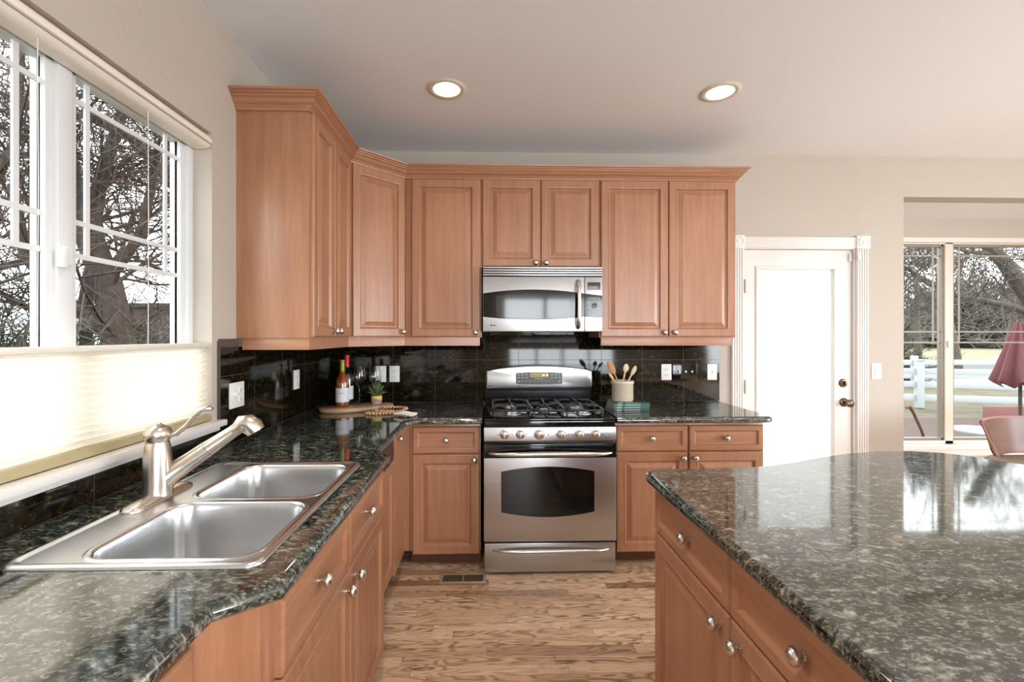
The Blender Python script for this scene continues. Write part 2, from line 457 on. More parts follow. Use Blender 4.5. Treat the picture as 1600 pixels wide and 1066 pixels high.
# nook: its own walls and ceiling behind the opening
NB = 3.95
NW0, NW1, NWZ0, NWZ1 = 3.30, 5.85, 0.42, 2.255
mb = MB(); mb.box(NX0 - .14, NX0, WB + .14, NB + .14, 0, NZ); struct('wall_nook_left', mb, WALL)
mb = MB(); mb.box(NX1, NX1 + .14, WB + .14, NB + .14, 0, NZ); struct('wall_nook_right', mb, WALL)
mb = MB(); mb.box(NX0, NW0, NB, NB + .14, 0, NZ); mb.box(NW1, NX1, NB, NB + .14, 0, NZ)
mb.box(NW0, NW1, NB, NB + .14, 0, NWZ0); mb.box(NW0, NW1, NB, NB + .14, NWZ1, NZ); struct('wall_nook_back', mb, WALL)
mb = MB(); mb.box(NX0 - .14, NX1 + .14, WB + .14, NB + .14, NZ, NZ + .08); struct('ceiling_nook', mb, CEIL)
# right wall and the wall behind the camera, with openings added for the fill lights
mb = MB()
mb.box(RR, RR + .14, FR - .14, -2.05, 0, HC); mb.box(RR, RR + .14, 1.45, WB + .14, 0, HC); mb.box(RR, RR + .14, -2.05, 1.45, 0, .38); mb.box(RR, RR + .14, -2.05, 1.45, 2.32, HC)
struct('wall_right', mb, WALL)
mb = MB()
mb.box(WL, .28, FR - .14, FR, 0, HC); mb.box(3.72, RR, FR - .14, FR, 0, HC); mb.box(.28, 3.72, FR - .14, FR, 2.22, HC)
struct('wall_front', mb, WALL)
mb = MB()
for x in (0.28, 1.13, 1.97, 2.82, 3.65): mb.box(x, x + .07, FR - .05, FR + .02, 0, 2.22)
mb.box(.28, 3.72, FR - .05, FR + .02, 2.14, 2.22); mb.box(.28, 3.72, FR - .05, FR + .02, 0, .08); struct('door_2', mb, WHITE)
mb = MB()
for y in (-2.05, -.9, .25, 1.38): mb.box(RR - .02, RR + .05, y, y + .07, .38, 2.32)
mb.box(RR - .02, RR + .05, -2.05, 1.45, 2.25, 2.32); mb.box(RR - .02, RR + .05, -2.05, 1.45, .38, .46); struct('window_3', mb, WHITE)
mb = MB()
mb.box(DX1 + .115, NX0, WB - .014, WB, 0, .09, .003); struct('baseboard_back', mb, WHITE)
mb = MB(); mb.box(NX0, NX1, NB - .014, NB, 0, .09, .003); struct('baseboard_nook', mb, WHITE)

# kitchen window in the left wall
w1 = sempty('window_1', (WL - .08, 1.366, WZ0))
FXP = -1.229                                        # room-side plane of the frame
mb = MB()
def frame_x(mb, x0, x1, y0, y1, z0, z1, t, bev=.003):
    mb.box(x0, x1, y0, y1, z1 - t, z1, bev); mb.box(x0, x1, y0, y1, z0, z0 + t, bev)
    mb.box(x0, x1, y0, y0 + t, z0, z1, bev); mb.box(x0, x1, y1 - t, y1, z0, z1, bev)
frame_x(mb, FXP - .07, FXP, WY0, WY1, WZ0, WZ1 - .001, .036); mb.box(FXP - .07, FXP, 1.343, 1.389, WZ0, WZ1, .003)
mb.build('window_frame', VINYL, w1)
for k, (a, b) in enumerate(((0.824, 1.343), (1.389, 1.909))):
    mb = MB(); frame_x(mb, FXP - .055, FXP - .012, a, b, WZ0 + .036, WZ1 - .036, .026); s = mb.build('sash', VINYL, w1)
    g0, g1, h0, h1 = a + .026, b - .026, WZ0 + .062, WZ1 - .062
    mb = MB(); mb.box(FXP - .036, FXP - .032, g0 - .01, g1 + .01, h0 - .01, h1 + .01); mb.build('pane', PANE, s)
    mb = MB(); xg0, xg1 = FXP - .031, FXP - .024
    for z in (2.112, 1.741, 1.639): mb.box(xg0, xg1, g0, g1, z - .008, z + .008)
    for y in (g0 + .052, g1 - .068): mb.box(xg0 + .001, xg1 + .001, y - .008, y + .008, 1.639, h1)
    mb.build('grille', VINYL, s)
    mb = MB(); mb.box(xg0 - .004, xg1 - .002, g1, g1 + .004, h0, h1); mb.build('gasket', VINYLG, s)
mb = MB(); mb.box(FXP - .012, FXP + .016, 1.350, 1.374, 1.600, 1.655, .004); mb.box(FXP - .002, FXP + .022, 1.335, 1.353, 1.590, 1.645, .004)
mb.build('latch', VINYL, w1)
# stool (inside sill) and its nosing
mb = MB(); mb.box(FXP, WL + .035, WY0 - .06, WY1 + .055, WZ0 - .028, WZ0 - .002, .006)
o = mb.build('trim_1', WHITE); o['kind'] = 'structure'
mb = MB(); mb.box(WL, WL + .018, WY0 - .04, WY1 + .03, WZ0 - .045, WZ0 - .028, .004); struct('trim_2', mb, WHITE)

# cellular shade, let down from the top: headrail, fabric low down, cords between
sh = thing('window_shade', 'cream pleated top-down shade covering the lower part of the sink window', 'blind', (-1.19, 1.366, WZ0))
mb = MB(); prof = []
for k in range(13):
    a = PI * k / 12 - PI / 2
    prof.append((-1.185 + .036 * math.cos(a), 2.205 + .031 * math.sin(a)))
prof += [(-1.222, 2.236), (-1.222, 2.174)]
mb.rings([[(x, y, z) for x, z in prof] for y in (WY0 + .006, WY1 - .006)], True, True); mb.build('headrail', pmat('cream_headrail', 'EAE0D2', .4), sh)
mb = MB(); mb.box(-1.152, -1.146, WY0 + .006, WY1 - .006, 2.190, 2.196); mb.build('headrail_shadow_strip', pmat('shade_shadow_line', 'B8B0A4', .5), sh)  # raised strip in a darker tone, painted as a groove's shadow
def pleats(mb, z0, z1, n, x, d, y0, y1):
    pts = []
    for i in range(2 * n + 1): pts.append((x + (d if i % 2 else -d), z0 + (z1 - z0) * i / (2 * n)))
    for y, sgn in ((y0, 1), (y1, -1)): pass
    R = mb.rings([[(px, y0, pz) for px, pz in pts], [(px, y1, pz) for px, pz in pts]], loop=False)
mb = MB(); pleats(mb, 1.070, 1.350, 14, -1.176, .010, WY0 + .008, WY1 - .010); mb.build('pleated_fabric', SHADE, sh, angle=30)
mb = MB(); mb.box(-1.198, -1.160, WY0 + .006, WY1 - .006, 1.348, 1.366, .004); mb.build('top_rail', pmat('shade_rail', 'D9D3C8', .4), sh)
mb = MB(); mb.box(-1.198, -1.156, WY0 + .006, WY1 - .008, 1.042, 1.070, .004); mb.build('bottom_rail', pmat('khaki_rail', 'A99C7A', .45), sh)
for y in (0.95, 1.23, 1.62):
    mb = MB(); mb.tube([(-1.178, y, 1.36), (-1.178, y + .002, 1.8), (-1.178, y, 2.18)], .0011, 5); mb.build('lift_cord', WHITE, sh)

# garden door in the back wall
d1 = sempty('door_1', ((DX0 + DX1) / 2, WB, 0))
YD = WB + .018
mb = MB()
fr = [(1.910, 2.737, 0.01, 2.040)]
gx0, gx1, gz0, gz1 = 2.026, 2.600, 0.26, 1.897
mb.box(1.910, gx0, YD, YD + .045, .01, 2.040, .001); mb.box(gx1, 2.737, YD, YD + .045, .01, 2.040, .001)
mb.box(gx0, gx1, YD, YD + .045, gz1, 2.040, .001); mb.box(gx0, gx1, YD, YD + .045, .01, gz0, .001)
mb.build('door_slab', WHITE, d1)
mb = MB()
for a, b, c, d in ((gx0 - .022, gx1 + .022, gz1, gz1 + .022), (gx0 - .022, gx1 + .022, gz0 - .022, gz0), (gx0 - .022, gx0, gz0, gz1), (gx1, gx1 + .022, gz0, gz1)):
    mb.box(a, b, YD - .010, YD + .002, c, d, .004)
mb.build('glazing_bead', WHITE, d1)
mb = MB(); mb.box(gx0 - .005, gx1 + .005, YD + .020, YD + .024, gz0 - .005, gz1 + .005); mb.build('pane', PANE, d1)
mb = MB(); mb.box(gx0 - .004, gx1 + .004, YD + .030, YD + .031, gz0 - .004, gz1 + .004); mb.build('privacy_shade', DSHADE, d1)
# frame and fluted casing with a corner block
mb = MB(); mb.box(DX0, 1.907, WB - .002, WB + .14, 0, DZ); mb.box(2.740, DX1, WB - .002, WB + .14, 0, DZ); mb.box(1.907, 2.740, WB - .002, WB + .14, 2.043, DZ); mb.build('door_frame', WHITE, d1)
mb = MB()
def fluted(mb, x0, x1, z0, z1, vert=True, n=4):
    y0, y1 = WB - .022, WB
    mb.box(x0, x1, y0 + .006, y1, z0, z1, .001)
    a0, a1 = (x0, x1) if vert else (z0, z1); w = (a1 - a0)
    for i in range(n + 1):
        c = a0 + w * (i + .5) / (n + 1); h = w / (n + 1) * .30
        if vert: mb.box(c - h, c + h, y0, y0 + .008, z0, z1, .002)
        else: mb.box(x0, x1, y0, y0 + .008, c - h, c + h, .002)
fluted(mb, 1.806, 1.896, 0, 2.048); fluted(mb, 2.751, 2.841, 0, 2.048); fluted(mb, 1.896, 2.745, 2.048, 2.130, False)
mb.build('fluted_casing', WHITE, d1)
for x0, x1 in ((1.800, 1.900), (2.743, 2.847)):
    mb = MB(); mb.box(x0, x1, WB - .030, WB, 2.044, 2.140, .004); c = ((x0 + x1) / 2, WB - .030, 2.092)
    mb.lathe([(.040, 0), (.040, -.004), (.034, -.004), (.030, -.001), (.016, -.001), (.012, -.005), (0, -.006)], c, 'y', 24, cap=False)
    mb.build('corner_block', WHITE, d1)
for z in (1.766, 1.015, .25):
    mb = MB(); mb.tube([(1.905, WB - .004, z - .05), (1.905, WB - .004, z + .05)], .008, 10); mb.box(1.905, 1.925, WB + .010, YD + .002, z - .05, z + .05)
    mb.build('hinge', BRONZE, d1)
mb = MB(); mb.lathe([(0, 0), (.032, 0), (.032, -.006), (.026, -.012), (.018, -.013), (.016, -.018), (0, -.018)], (2.672, YD, 1.040), 'y', 28, cap=False); mb.box(2.668, 2.676, YD - .034, YD - .016, 1.024, 1.056, .002)
mb.build('deadbolt', BRONZE, d1)
mb = MB(); mb.lathe([(0, 0), (.033, 0), (.033, -.006), (.024, -.012), (.012, -.016), (.012, -.038), (.022, -.044), (.029, -.058), (.027, -.070), (.016, -.077), (0, -.078)], (2.678, YD, .895), 'y', 28, cap=False)
mb.build('door_knob', BRONZE, d1)
mb = MB(); mb.box(2.712, 2.735, YD - .012, YD, 1.955, 2.015, .003); mb.box(2.744, 2.765, WB - .036, WB - .020, 1.962, 2.012, .003); mb.build('door_sensor', VINYL, d1)

# nook window
w2 = sempty('window_2', ((NW0 + NW1) / 2, NB, NWZ0))
def frame_y(mb, x0, x1, y0, y1, z0, z1, t, bev=.003):
    mb.box(x0, x1, y0, y1, z1 - t, z1, bev); mb.box(x0, x1, y0, y1, z0, z0 + t, bev)
    mb.box(x0, x0 + t, y0, y1, z0, z1, bev); mb.box(x1 - t, x1, y0, y1, z0, z1, bev)
VTAN = pmat('almond_vinyl', 'DCD5C8', .4); VTANG = pmat('taupe_grille', '9C968C', .5); VTAND = pmat('taupe_sash_vinyl', '8D8478', .45)
mb = MB(); frame_y(mb, NW0, NW1, NB + .03, NB + .10, NWZ0, NWZ1, .040)
SP = [(NW0 + .04, 4.085), (4.160, 5.060), (5.135, NW1 - .04)]
mb.box(4.085, 4.160, NB + .03, NB + .10, NWZ0, NWZ1, .003); mb.box(5.060, 5.135, NB + .03, NB + .10, NWZ0, NWZ1, .003)
mb.build('window_frame', VTAN, w2)
for i, (a, b) in enumerate(SP):
    z0, z1 = NWZ0 + .04, NWZ1 - .04
    mb = MB(); frame_y(mb, a, b, NB + .045, NB + .085, z0, z1, .022); s = mb.build('sash', VTAND, w2)
    mb = MB(); mb.box(a + .02, b - .02, NB + .064, NB + .067, z0 + .02, z1 - .02); mb.build('pane', PANE, s)
    mb = MB(); g = NB + .056
    for z in (2.115, 1.432, 1.336): mb.box(a + .022, b - .022, g, g + .006, z - .007, z + .007)
    for x in (a + .08, b - .085): mb.box(x - .007, x + .007, g - .001, g + .005, 1.336, z1 - .022)
    mb.build('grille', VTANG, s)
mb = MB(); mb.box(4.098, 4.128, NB + .012, NB + .035, 1.29, 1.35, .004); mb.build('latch', VINYL, w2)
mb = MB(); mb.box(NW0 - .05, NW1 + .05, NB - .045, NB + .035, NWZ0 - .025, NWZ0 + .012, .005); struct('trim_3', mb, WHITE)
mb = MB(); mb.box(NW0 - .03, NW1 + .03, NB - .016, NB, NWZ0 - .085, NWZ0 - .025, .004); struct('trim_4', mb, WHITE)
mb = MB(); mb.box(NW0 - .02, NW1 + .02, NB - .006, NB + .03, NWZ1 - .03, NWZ1 + .012, .003); struct('trim_5', mb, WHITE)

# ------------------------------------------------------------------ wall tiles
mb = MB()
mb.box(WL + .0008, WL + .010, -.79, WY1 + .042, .914, 1.010, .001); mb.box(WL + .0008, WL + .010, WY1 + .042, WB - .010, .914, 1.345, .001)
tag(mb.build('backsplash', TILE), 'polished black-brown tile splash along the wall with the sink window', 'backsplash', 'polished dark tile splashes')
mb = MB()
mb.box(WL + .010, 1.717, WB - .010, WB - .0008, .914, 1.400, .001); mb.box(-.04, .752, WB - .010, WB - .0008, 1.400, 1.52, .001)
tag(mb.build('backsplash', TILE), 'polished black-brown tile splash on the wall behind the stove', 'backsplash', 'polished dark tile splashes')
mb = MB(); mb.box(WL, WL + .012, WY1 + .036, WY1 + .042, 1.010, 1.372, .001); mb.box(WL, WL + .012, WY1 + .042, 2.13, 1.345, 1.382, .001)
struct('trim_6', mb, pmat('splash_edge_trim', '4A443C', .3))

# ------------------------------------------------------------------ cabinets
ZT = 0.874           # underside of the worktops
ZTB = 0.876
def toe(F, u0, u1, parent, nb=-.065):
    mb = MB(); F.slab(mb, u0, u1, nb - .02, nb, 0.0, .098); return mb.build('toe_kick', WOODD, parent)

# left run faces: u runs from back to front?  +u = +y gives n = +x
FL = Face((-.490, 0), (0, 1))       # n = (1, 0)
FLN = Face((-.532, 0), (0, 1)); FS = Face((-.440, 0), (0, 1))       # sink base, brought forward
FBk = Face((0, 2.767), (1, 0))      # back run base, n = (0,-1)
# near cabinet (drawer over door), bottom left of the photo
c = thing('base_cabinet', 'near base cabinet left of the angled panel, cut by the photo bottom', 'cabinet', (-.8, .5, 0))
body(FLN, .21, .820, .58, .10, ZT, c); toe(FLN, .21, .820, c)
drawer(FLN, .225, .812, .700, .850, c, mat=WOODY); door(FLN, .225, .812, .12, .694, c, (.76, .66))
c = thing('base_cabinet', 'base cabinet under the left counter behind the viewpoint', 'cabinet', (-.8, -.3, 0))
body(FLN, -.75, .205, .58, .10, ZT, c); toe(FLN, -.75, .205, c)
door(FLN, -.735, -.275, .12, .85, c, (-.31, .78)); door(FLN, -.268, .19, .12, .85, c, (-.235, .78))
# sink base with its angled filler
c = thing('sink_cabinet', 'sink base cabinet brought forward with two drawer fronts over two doors', 'cabinet', (-.79, 1.41, 0))
mb = MB(); 
b0 = [(-1.08, .812), (-.500, .812), (-.440, .905), (-.440, 1.880), (-1.08, 1.880)]
bi = [(-1.08, .95), (-.86, .812 + .0), (-.86, .812)]
# carcass: front frame, sides, floor (open above for the sink bowls)
mb.prism([(-.555, .826), (-.538, .826), (-.452, .930), (-.440, .932), (-.440, 1.880), (-.460, 1.880), (-.460, .945)], .10, ZT - .001, 'xy')
mb.box(-1.10, -.46, 1.862, 1.880, .10, ZT); mb.box(-1.10, -.54, .826, .838, .10, ZT); mb.box(-1.10, -.56, .84, 1.86, .10, .12)
mb.build('body', WOODZ, c)
toe(FS, .93, 1.88, c)
drawer(FS, .955, 1.410, .690, .850, c, mat=WOODY); drawer(FS, 1.414, 1.868, .690, .850, c, mat=WOODY)
door(FS, .955, 1.410, .12, .685, c, (1.365, .640)); door(FS, 1.414, 1.868, .12, .685, c, (1.459, .640))
mb = MB(); mb.prism([(-.5335, .8275), (-.4545, .9235), (-.4500, .9195), (-.5290, .8235)], .10, ZT - .003, 'xy'); mb.build('angled_panel', WOODZ, c)
# dishwasher with a wood front
FD = Face((-.525, 0), (0, 1))
c = thing('dishwasher', 'built-in dishwasher with wood door panel between sink cabinet and corner', 'dishwasher', (-.8, 2.18, 0))
mb = MB(); FD.slab(mb, 1.886, 2.476, -.58, -.02, .02, ZT - .002); mb.build('body', BLACKM, c)
mb = MB(); FD.slab(mb, 1.890, 2.472, -.018, .022, .730, .842, .004); o = mb.build('control_panel', BLACKM, c)
mb = MB(); mb.lathe([(0, 0), (.012, 0), (.011, .012), (0, .013)], FD.p(2.30, .022, .770), 'x', 16, cap=False); mb.build('control_knob', STEEL, o)
door(FD, 1.890, 2.472, .13, .722, c, None); mb = MB(); FD.slab(mb, 1.89, 2.472, -.07, -.05, 0, .12); mb.build('toe_kick', BLACKM, c)
# corner base cabinet: narrow door on the left run, blind to the back run
c = thing('corner_cabinet', 'corner base cabinet with a tall narrow door left of the back drawers', 'cabinet', (-.8, 3.0, 0))
mb = MB(); mb.box(-1.12, -.500, 2.480, 3.33, .10, ZT); mb.box(-.502, -.470, 2.767, 3.33, .10, ZT); mb.build('body', WOODZ, c)
door(FD, 2.486, 2.738, .12, .850, c, (2.560, .822)); mb = MB(); FD.slab(mb, 2.48, 2.80, -.085, -.065, 0, .098); mb.build('toe_kick', WOODD, c)
# back run, left of the range
c = thing('base_cabinet', 'base cabinet in the corner left of the stove, one drawer over one door', 'cabinet', (-.25, 3.05, 0))
body(FBk, -.468, -.042, .57, .10, ZT, c); toe(FBk, -.468, -.042, c)
drawer(FBk, -.450, -.048, .690, .850, c); door(FBk, -.450, -.048,   .085, .684, c, (-.079, .652))
# back run, right of the range
c = thing('base_cabinet', 'base cabinet right beside the stove, one drawer over one door', 'cabinet', (1.0, 3.05, 0))
body(FBk, .766, 1.2195, .57, .10, ZT, c); toe(FBk, .766, 1.2195, c)
drawer(FBk, .778, 1.215, .696, .850, c); door(FBk, .778, 1.215, .085, .690, c, (1.184, .656))
c = thing('base_cabinet', 'end base cabinet nearest the white door, one drawer over one door', 'cabinet', (1.45, 3.05, 0))
body(FBk, 1.2205, 1.690, .57, .10, ZT, c); toe(FBk, 1.2205, 1.68, c)
drawer(FBk, 1.225, 1.684, .696, .850, c); door(FBk, 1.225, 1.684, .085, .690, c, (1.257, .656))
# island cabinets (doors and drawers on the aisle side)
FI = Face((.622, 0), (0, -1))       # u = -y, n = (-1, 0)
for (y0, y1, lab, kn) in ((1.126, 1.640, 'island base cabinet at the far corner, nearest the stove', 1.118), (.612, 1.126, 'second island base cabinet from the far corner', 1.06), (.10, .612, 'third island base cabinet from the far corner', None), (-.42, .10, 'island base cabinet beside the viewpoint', None)):
    c = thing('island_cabinet', lab, 'cabinet', (.9, (y0 + y1) / 2, 0), 0, 'base cabinets of the island')
    body(FI, -y1, -y0, .56, .10, ZT, c); toe(FI, -y1, -y0, c)
    drawer(FI, -y1 + .003, -y0 - .003, .698, .852, c, mat=WOODY)
    door(FI, -y1 + .003, -y0 - .003, .12, .692, c, (-(y0 + .044 if y0 > 1 else y1 - .050), .650))
mb = MB(); mb.box(1.186, 2.05, -.42, 1.45, 0.0, ZT, .002); tag(mb.build('island_storage_block', WOODZ), 'plain wood back half of the island under the granite overhang', 'cabinet')

# wall cabinets
ZU0, ZU1 = 1.384, 2.440
def ubody(name, lab, poly, z0=ZU0, z1=ZU1, loc=None):
    cx = sum(p[0] for p in poly) / len(poly); cy = sum(p[1] for p in poly) / len(poly)
    c = thing(name, lab, 'cabinet', (cx, cy, z0))
    mb = MB(); mb.prism(poly, z0, z1, 'xy', .001); mb.build('body', WOODZ, c); return c
UY = 3.027; UX = -.823
FUL = Face((UX, 0), (0, 1)); FUB = Face((0, UY), (1, 0)); FUD = Face((UX, 2.747), (1, 1))
c = ubody('wall_cabinet', 'wall cabinet beside the window showing its broad side and two narrow doors', [(WL, 2.130), (UX, 2.130), (UX, 2.744), (WL, 2.744)])
door(FUL, 2.142, 2.430, 1.390, 2.425, c, (2.403, 1.422)); door(FUL, 2.436, 2.730, 1.390, 2.425, c, (2.466, 1.422))
c = ubody('corner_wall_cabinet', 'diagonal corner wall cabinet with a single door', [(WL, 2.746), (UX, 2.746), (-.543, UY), (-.543, WB), (WL, WB)])
door(FUD, .012, .384, 1.390, 2.425, c, (.357, 1.422))
c = ubody('wall_cabinet', 'single-door wall cabinet between the corner and the microwave', [(-.541, WB), (-.541, UY), (-.040, UY), (-.040, WB)])
door(FUB, -.498, -.048, 1.390, 2.425, c, (-.079, 1.418))
c = ubody('wall_cabinet', 'short two-door wall cabinet directly above the microwave', [(-.039, WB), (-.039, UY), (.741, UY), (.741, WB)], 1.848)
door(FUB, -.034, .348, 1.852, 2.425, c, (.316, 1.876)); door(FUB, .352, .736, 1.852, 2.425, c, (.384, 1.876))
c = ubody('wall_cabinet', 'tall two-door wall cabinet right of the microwave, nearest the white door', [(.742, WB), (.742, UY), (1.660, UY), (1.660, WB)])
door(FUB, .750, 1.200, 1.390, 2.425, c, (1.170, 1.418)); door(FUB, 1.204, 1.654, 1.390, 2.425, c, (1.240, 1.418))
# light rails
def railp(name_lab, poly):
    mb = MB(); mb.prism(poly, 1.330, 1.386, 'xy', .001); return tag(mb.build('light_rail', WOODX), name_lab, 'moulding', 'light rails under the wall cabinets')
railp('wood light rail under the corner wall cabinets', [(WL + .02, 2.143), (UX - .004, 2.143), (UX - .004, 2.742), (-.548, UY + .004), (-.052, UY + .004), (-.052, UY + .024), (-.556, UY + .024), (UX - .024, 2.752), (UX - .024, 2.163), (WL + .02, 2.163)])
railp('wood light rail under the wall cabinet right of the microwave', [(.755, UY + .004), (1.636, UY + .004), (1.636, 3.33), (1.616, 3.33), (1.616, UY + .024), (.755, UY + .024)])
# crown moulding along the top
CP = [(0, 2.428), (.006, 2.428), (.010, 2.438), (.016, 2.443), (.016, 2.449), (.028, 2.456), (.036, 2.466), (.036, 2.472), (.046, 2.477), (.047, 2.484), (.055, 2.487), (.056, 2.494), (.065, 2.497), (.067, 2.507), (0, 2.507)]
path = [(WL, 2.128), (UX + .002, 2.128), (UX + .002, 2.745), (-.542, UY - .002), (1.662, UY - .002), (1.662, WB)]
def sweep(path, prof):
    mb = MB(); rings = []
    for off, z in prof:
        pts = []
        for i, p in enumerate(path):
            p = Vector(p)
            if i == 0: d = (Vector(path[1]) - p).normalized(); nn = Vector((d.y, -d.x)); pts.append(p + nn * off)
            elif i == len(path) - 1: d = (p - Vector(path[-2])).normalized(); nn = Vector((d.y, -d.x)); pts.append(p + nn * off)
            else:
                a = (p - Vector(path[i - 1])).normalized(); b = (Vector(path[i + 1]) - p).normalized()
                na, nb = Vector((a.y, -a.x)), Vector((b.y, -b.x)); bis = (na + nb).normalized()
                pts.append(p + bis * (off / max(.2, bis.dot(na))))
        rings.append([(q.x, q.y, z) for q in pts])
    # rings along profile: transpose so that quads join
    R = mb.rings(rings + [rings[0]], loop=False)
    return mb
tag(sweep(path, CP).build('crown_moulding', WOODX, angle=20), 'stepped wood crown moulding along the tops of all wall cabinets', 'moulding')

# ------------------------------------------------------------------ worktops
SX0, SX1, SY0, SY1 = -1.012, -.474, .958, 1.748    # sink outline
hole = rrect(SX0 + .02, SX1 - .02, SY0 + .02, SY1 - .02, .05)[::-1]
poly = [(WL, -.80), (-.490, -.80), (-.490, .832), (-.396, .902), (-.398, 1.880), (-.462, 1.965), (-.462, 2.610), (-.400, 2.672), (-.033, 2.672), (-.033, WB - .0), (WL, WB)]
ex = [1, 1, 1, 1, 1, 1, 1, 1, 0, 0, 0]
tag(worktop(poly, ex, ZTB, .914, [hole]).build('countertop', GRAN, angle=30, flat=True), 'polished dark green granite counter holding the sink and wrapping the corner', 'countertop', 'granite worktops')
R_ = [(.764, 2.672), (1.660, 2.672)] + [(1.660 + .055 * math.sin(a), 2.727 - .055 * math.cos(a)) for a in (PI / 8, PI / 4, 3 * PI / 8)] + [(1.715, 2.727), (1.715, WB), (.764, WB)]
tag(worktop(R_, [1, 1, 1, 1, 1, 1, 0, 0], ZTB, .914).build('countertop', GRAN, angle=30, flat=True), 'short polished granite counter right of the stove', 'countertop', 'granite worktops')
# island top
pts = [(.556, -.45), (2.1, -.45), (2.55, .1), (2.62, .6), (2.50, 1.1), (2.28, 1.42), (2.12, 1.58), (2.02, 1.665), (1.965, 1.73), (1.935, 1.80), (1.87, 1.852), (1.77, 1.882), (1.62, 1.880), (1.46, 1.845), (1.30, 1.790), (1.15, 1.722), (1.02, 1.678), (.86, 1.655), (.62, 1.650)]
corner = [(.585, 1.640), (.562, 1.618), (.556, 1.590)]
tag(worktop(pts + corner, [1] * (len(pts) + 3), ZTB, .914).build('island_countertop', GRAN, angle=30, flat=True), 'large polished granite island top with a curved far edge', 'countertop', 'granite worktops')

# ------------------------------------------------------------------ sink and faucet
sk = thing('kitchen_sink', 'stainless steel drop-in double bowl sink below the window', 'sink', ((SX0 + SX1) / 2, (SY0 + SY1) / 2, .914))
B1 = (-.875, -.508, 1.000, 1.322); B2 = (-.875, -.508, 1.368, 1.702)
mb = MB()
outer = [(0, .9145), (.001, .918), (.006, .9215), (.012, .9225), (.018, .9205), (.024, .9185)]
rr = [[(x, y, z) for x, y in rrect(SX0 + d, SX1 - d, SY0 + d, SY1 - d, .035 - d * .5)] for d, z in outer]
mb.rings(rr)
hr = []
for b in (B1, B2):
    mb.rings([[(x, y, z) for x, y in rrect(b[0] - d, b[1] + d, b[2] - d, b[3] + d, .055 + d)] for d, z in ((.016, .9185), (.012, .9205), (.006, .921), (.002, .919), (0, .914))])
    hr.append(rrect(b[0] - .016, b[1] + .016, b[2] - .016, b[3] + .016, .071)[::-1])
fill_loops(mb, [[(x, y) for x, y, _ in rr[-1]]] + hr, .9185)
bmesh.ops.remove_doubles(mb.bm, verts=mb.bm.verts, dist=1e-5)
mb.build('rim', STEELS, sk, angle=50, flat=True)
for b in (B1, B2):
    mb = MB(); rs = []
    for d, z in ((0, .914), (.003, .90), (.008, .78), (.014, .745), (.030, .728), (.055, .722)):
        rs.append([(x, y, z) for x, y in rrect(b[0] + d, b[1] - d, b[2] + d, b[3] - d, max(.055, .06))])
    cx, cy = (b[0] + b[1]) / 2, (b[2] + b[3]) / 2
    rs.append([(cx + .045 * math.cos(a), cy + .045 * math.sin(a), .719) for a in [math.atan2(y - cy, x - cx) for x, y, _ in rs[-1]]])
    mb.rings(rs, False, True); o = mb.build('bowl', STEELS, sk, angle=50)
    mb = MB(); mb.lathe([(0, .7205), (.020, .7205), (.024, .724), (.040, .724), (.043, .7205)], (cx, cy, 0), 'z', 28, cap=False); mb.build('drain', NICKEL, o)
fc = thing('faucet', 'brushed nickel single-lever faucet with pull-out spray head beside the sink', 'faucet', (-.972, 1.375, .918))
mb = MB()
mb.rings([[(-.968 + x * (1 - d), 1.375 + y * (1 - d * .5), z) for x, y in rrect(-.030, .030, -.128, .128, .0299)] for d, z in ((0, .918), (0, .923), (.12, .929), (.4, .933), (.7, .935))], True, True)
mb.build('base_plate', FAUC, fc, angle=50)
mb = MB(); C = (-.972, 1.375, 0)
mb.lathe([(.039, .928), (.0385, .934), (.038, .95), (.037, 1.00), (.0355, 1.04), (.033, 1.066), (.0315, 1.074)], C, 'z', 32); mb.build('column', FAUC, fc)
mb = MB(); mb.lathe([(.0310, 1.073), (.0300, 1.080), (.0285, 1.084), (.0300, 1.088), (.0345, 1.094), (.0355, 1.110), (.0320, 1.122), (.0220, 1.130), (.010, 1.134), (.009, 1.138), (0, 1.139)], C, 'z', 32, cap=False); mb.build('dome', FAUC, fc, angle=60)
S0 = Vector((-.960, 1.386, .972)); S1 = Vector((-.770, 1.445, 1.112))
D = (S1 - S0)
mb = MB(); pts_ = [S0 + D * t for t in (0, .12, .3, .5, .56)]; mb.tube(pts_, [.036, .0285, .0262, .0250, .0245], 24); mb.build('spout', FAUC, fc)
mb = MB(); pts_ = [S0 + D * t for t in (.565, .72, .9, .97)] + [S1 + Vector((.006, .002, .010)), S1 + Vector((.020, .006, .009)), S1 + Vector((.036, .010, -.003)), S1 + Vector((.043, .012, -.016))]
mb.tube(pts_, [.0240, .0215, .0190, .0200, .0265, .0305, .0295, .0270], 24); mb.build('spray_head', FAUC, fc, angle=60)
mb = MB(); mb.tube([(-.950, 1.38, 1.100), (-.925, 1.386, 1.104), (-.900, 1.392, 1.128), (-.880, 1.397, 1.155), (-.862, 1.400, 1.171), (-.842, 1.404, 1.177), (-.832, 1.406, 1.174)], [.012, .0105, .009, .0085, .0105, .0125, .007], 16, True, .7)
mb.build('lever', FAUC, fc, angle=60)

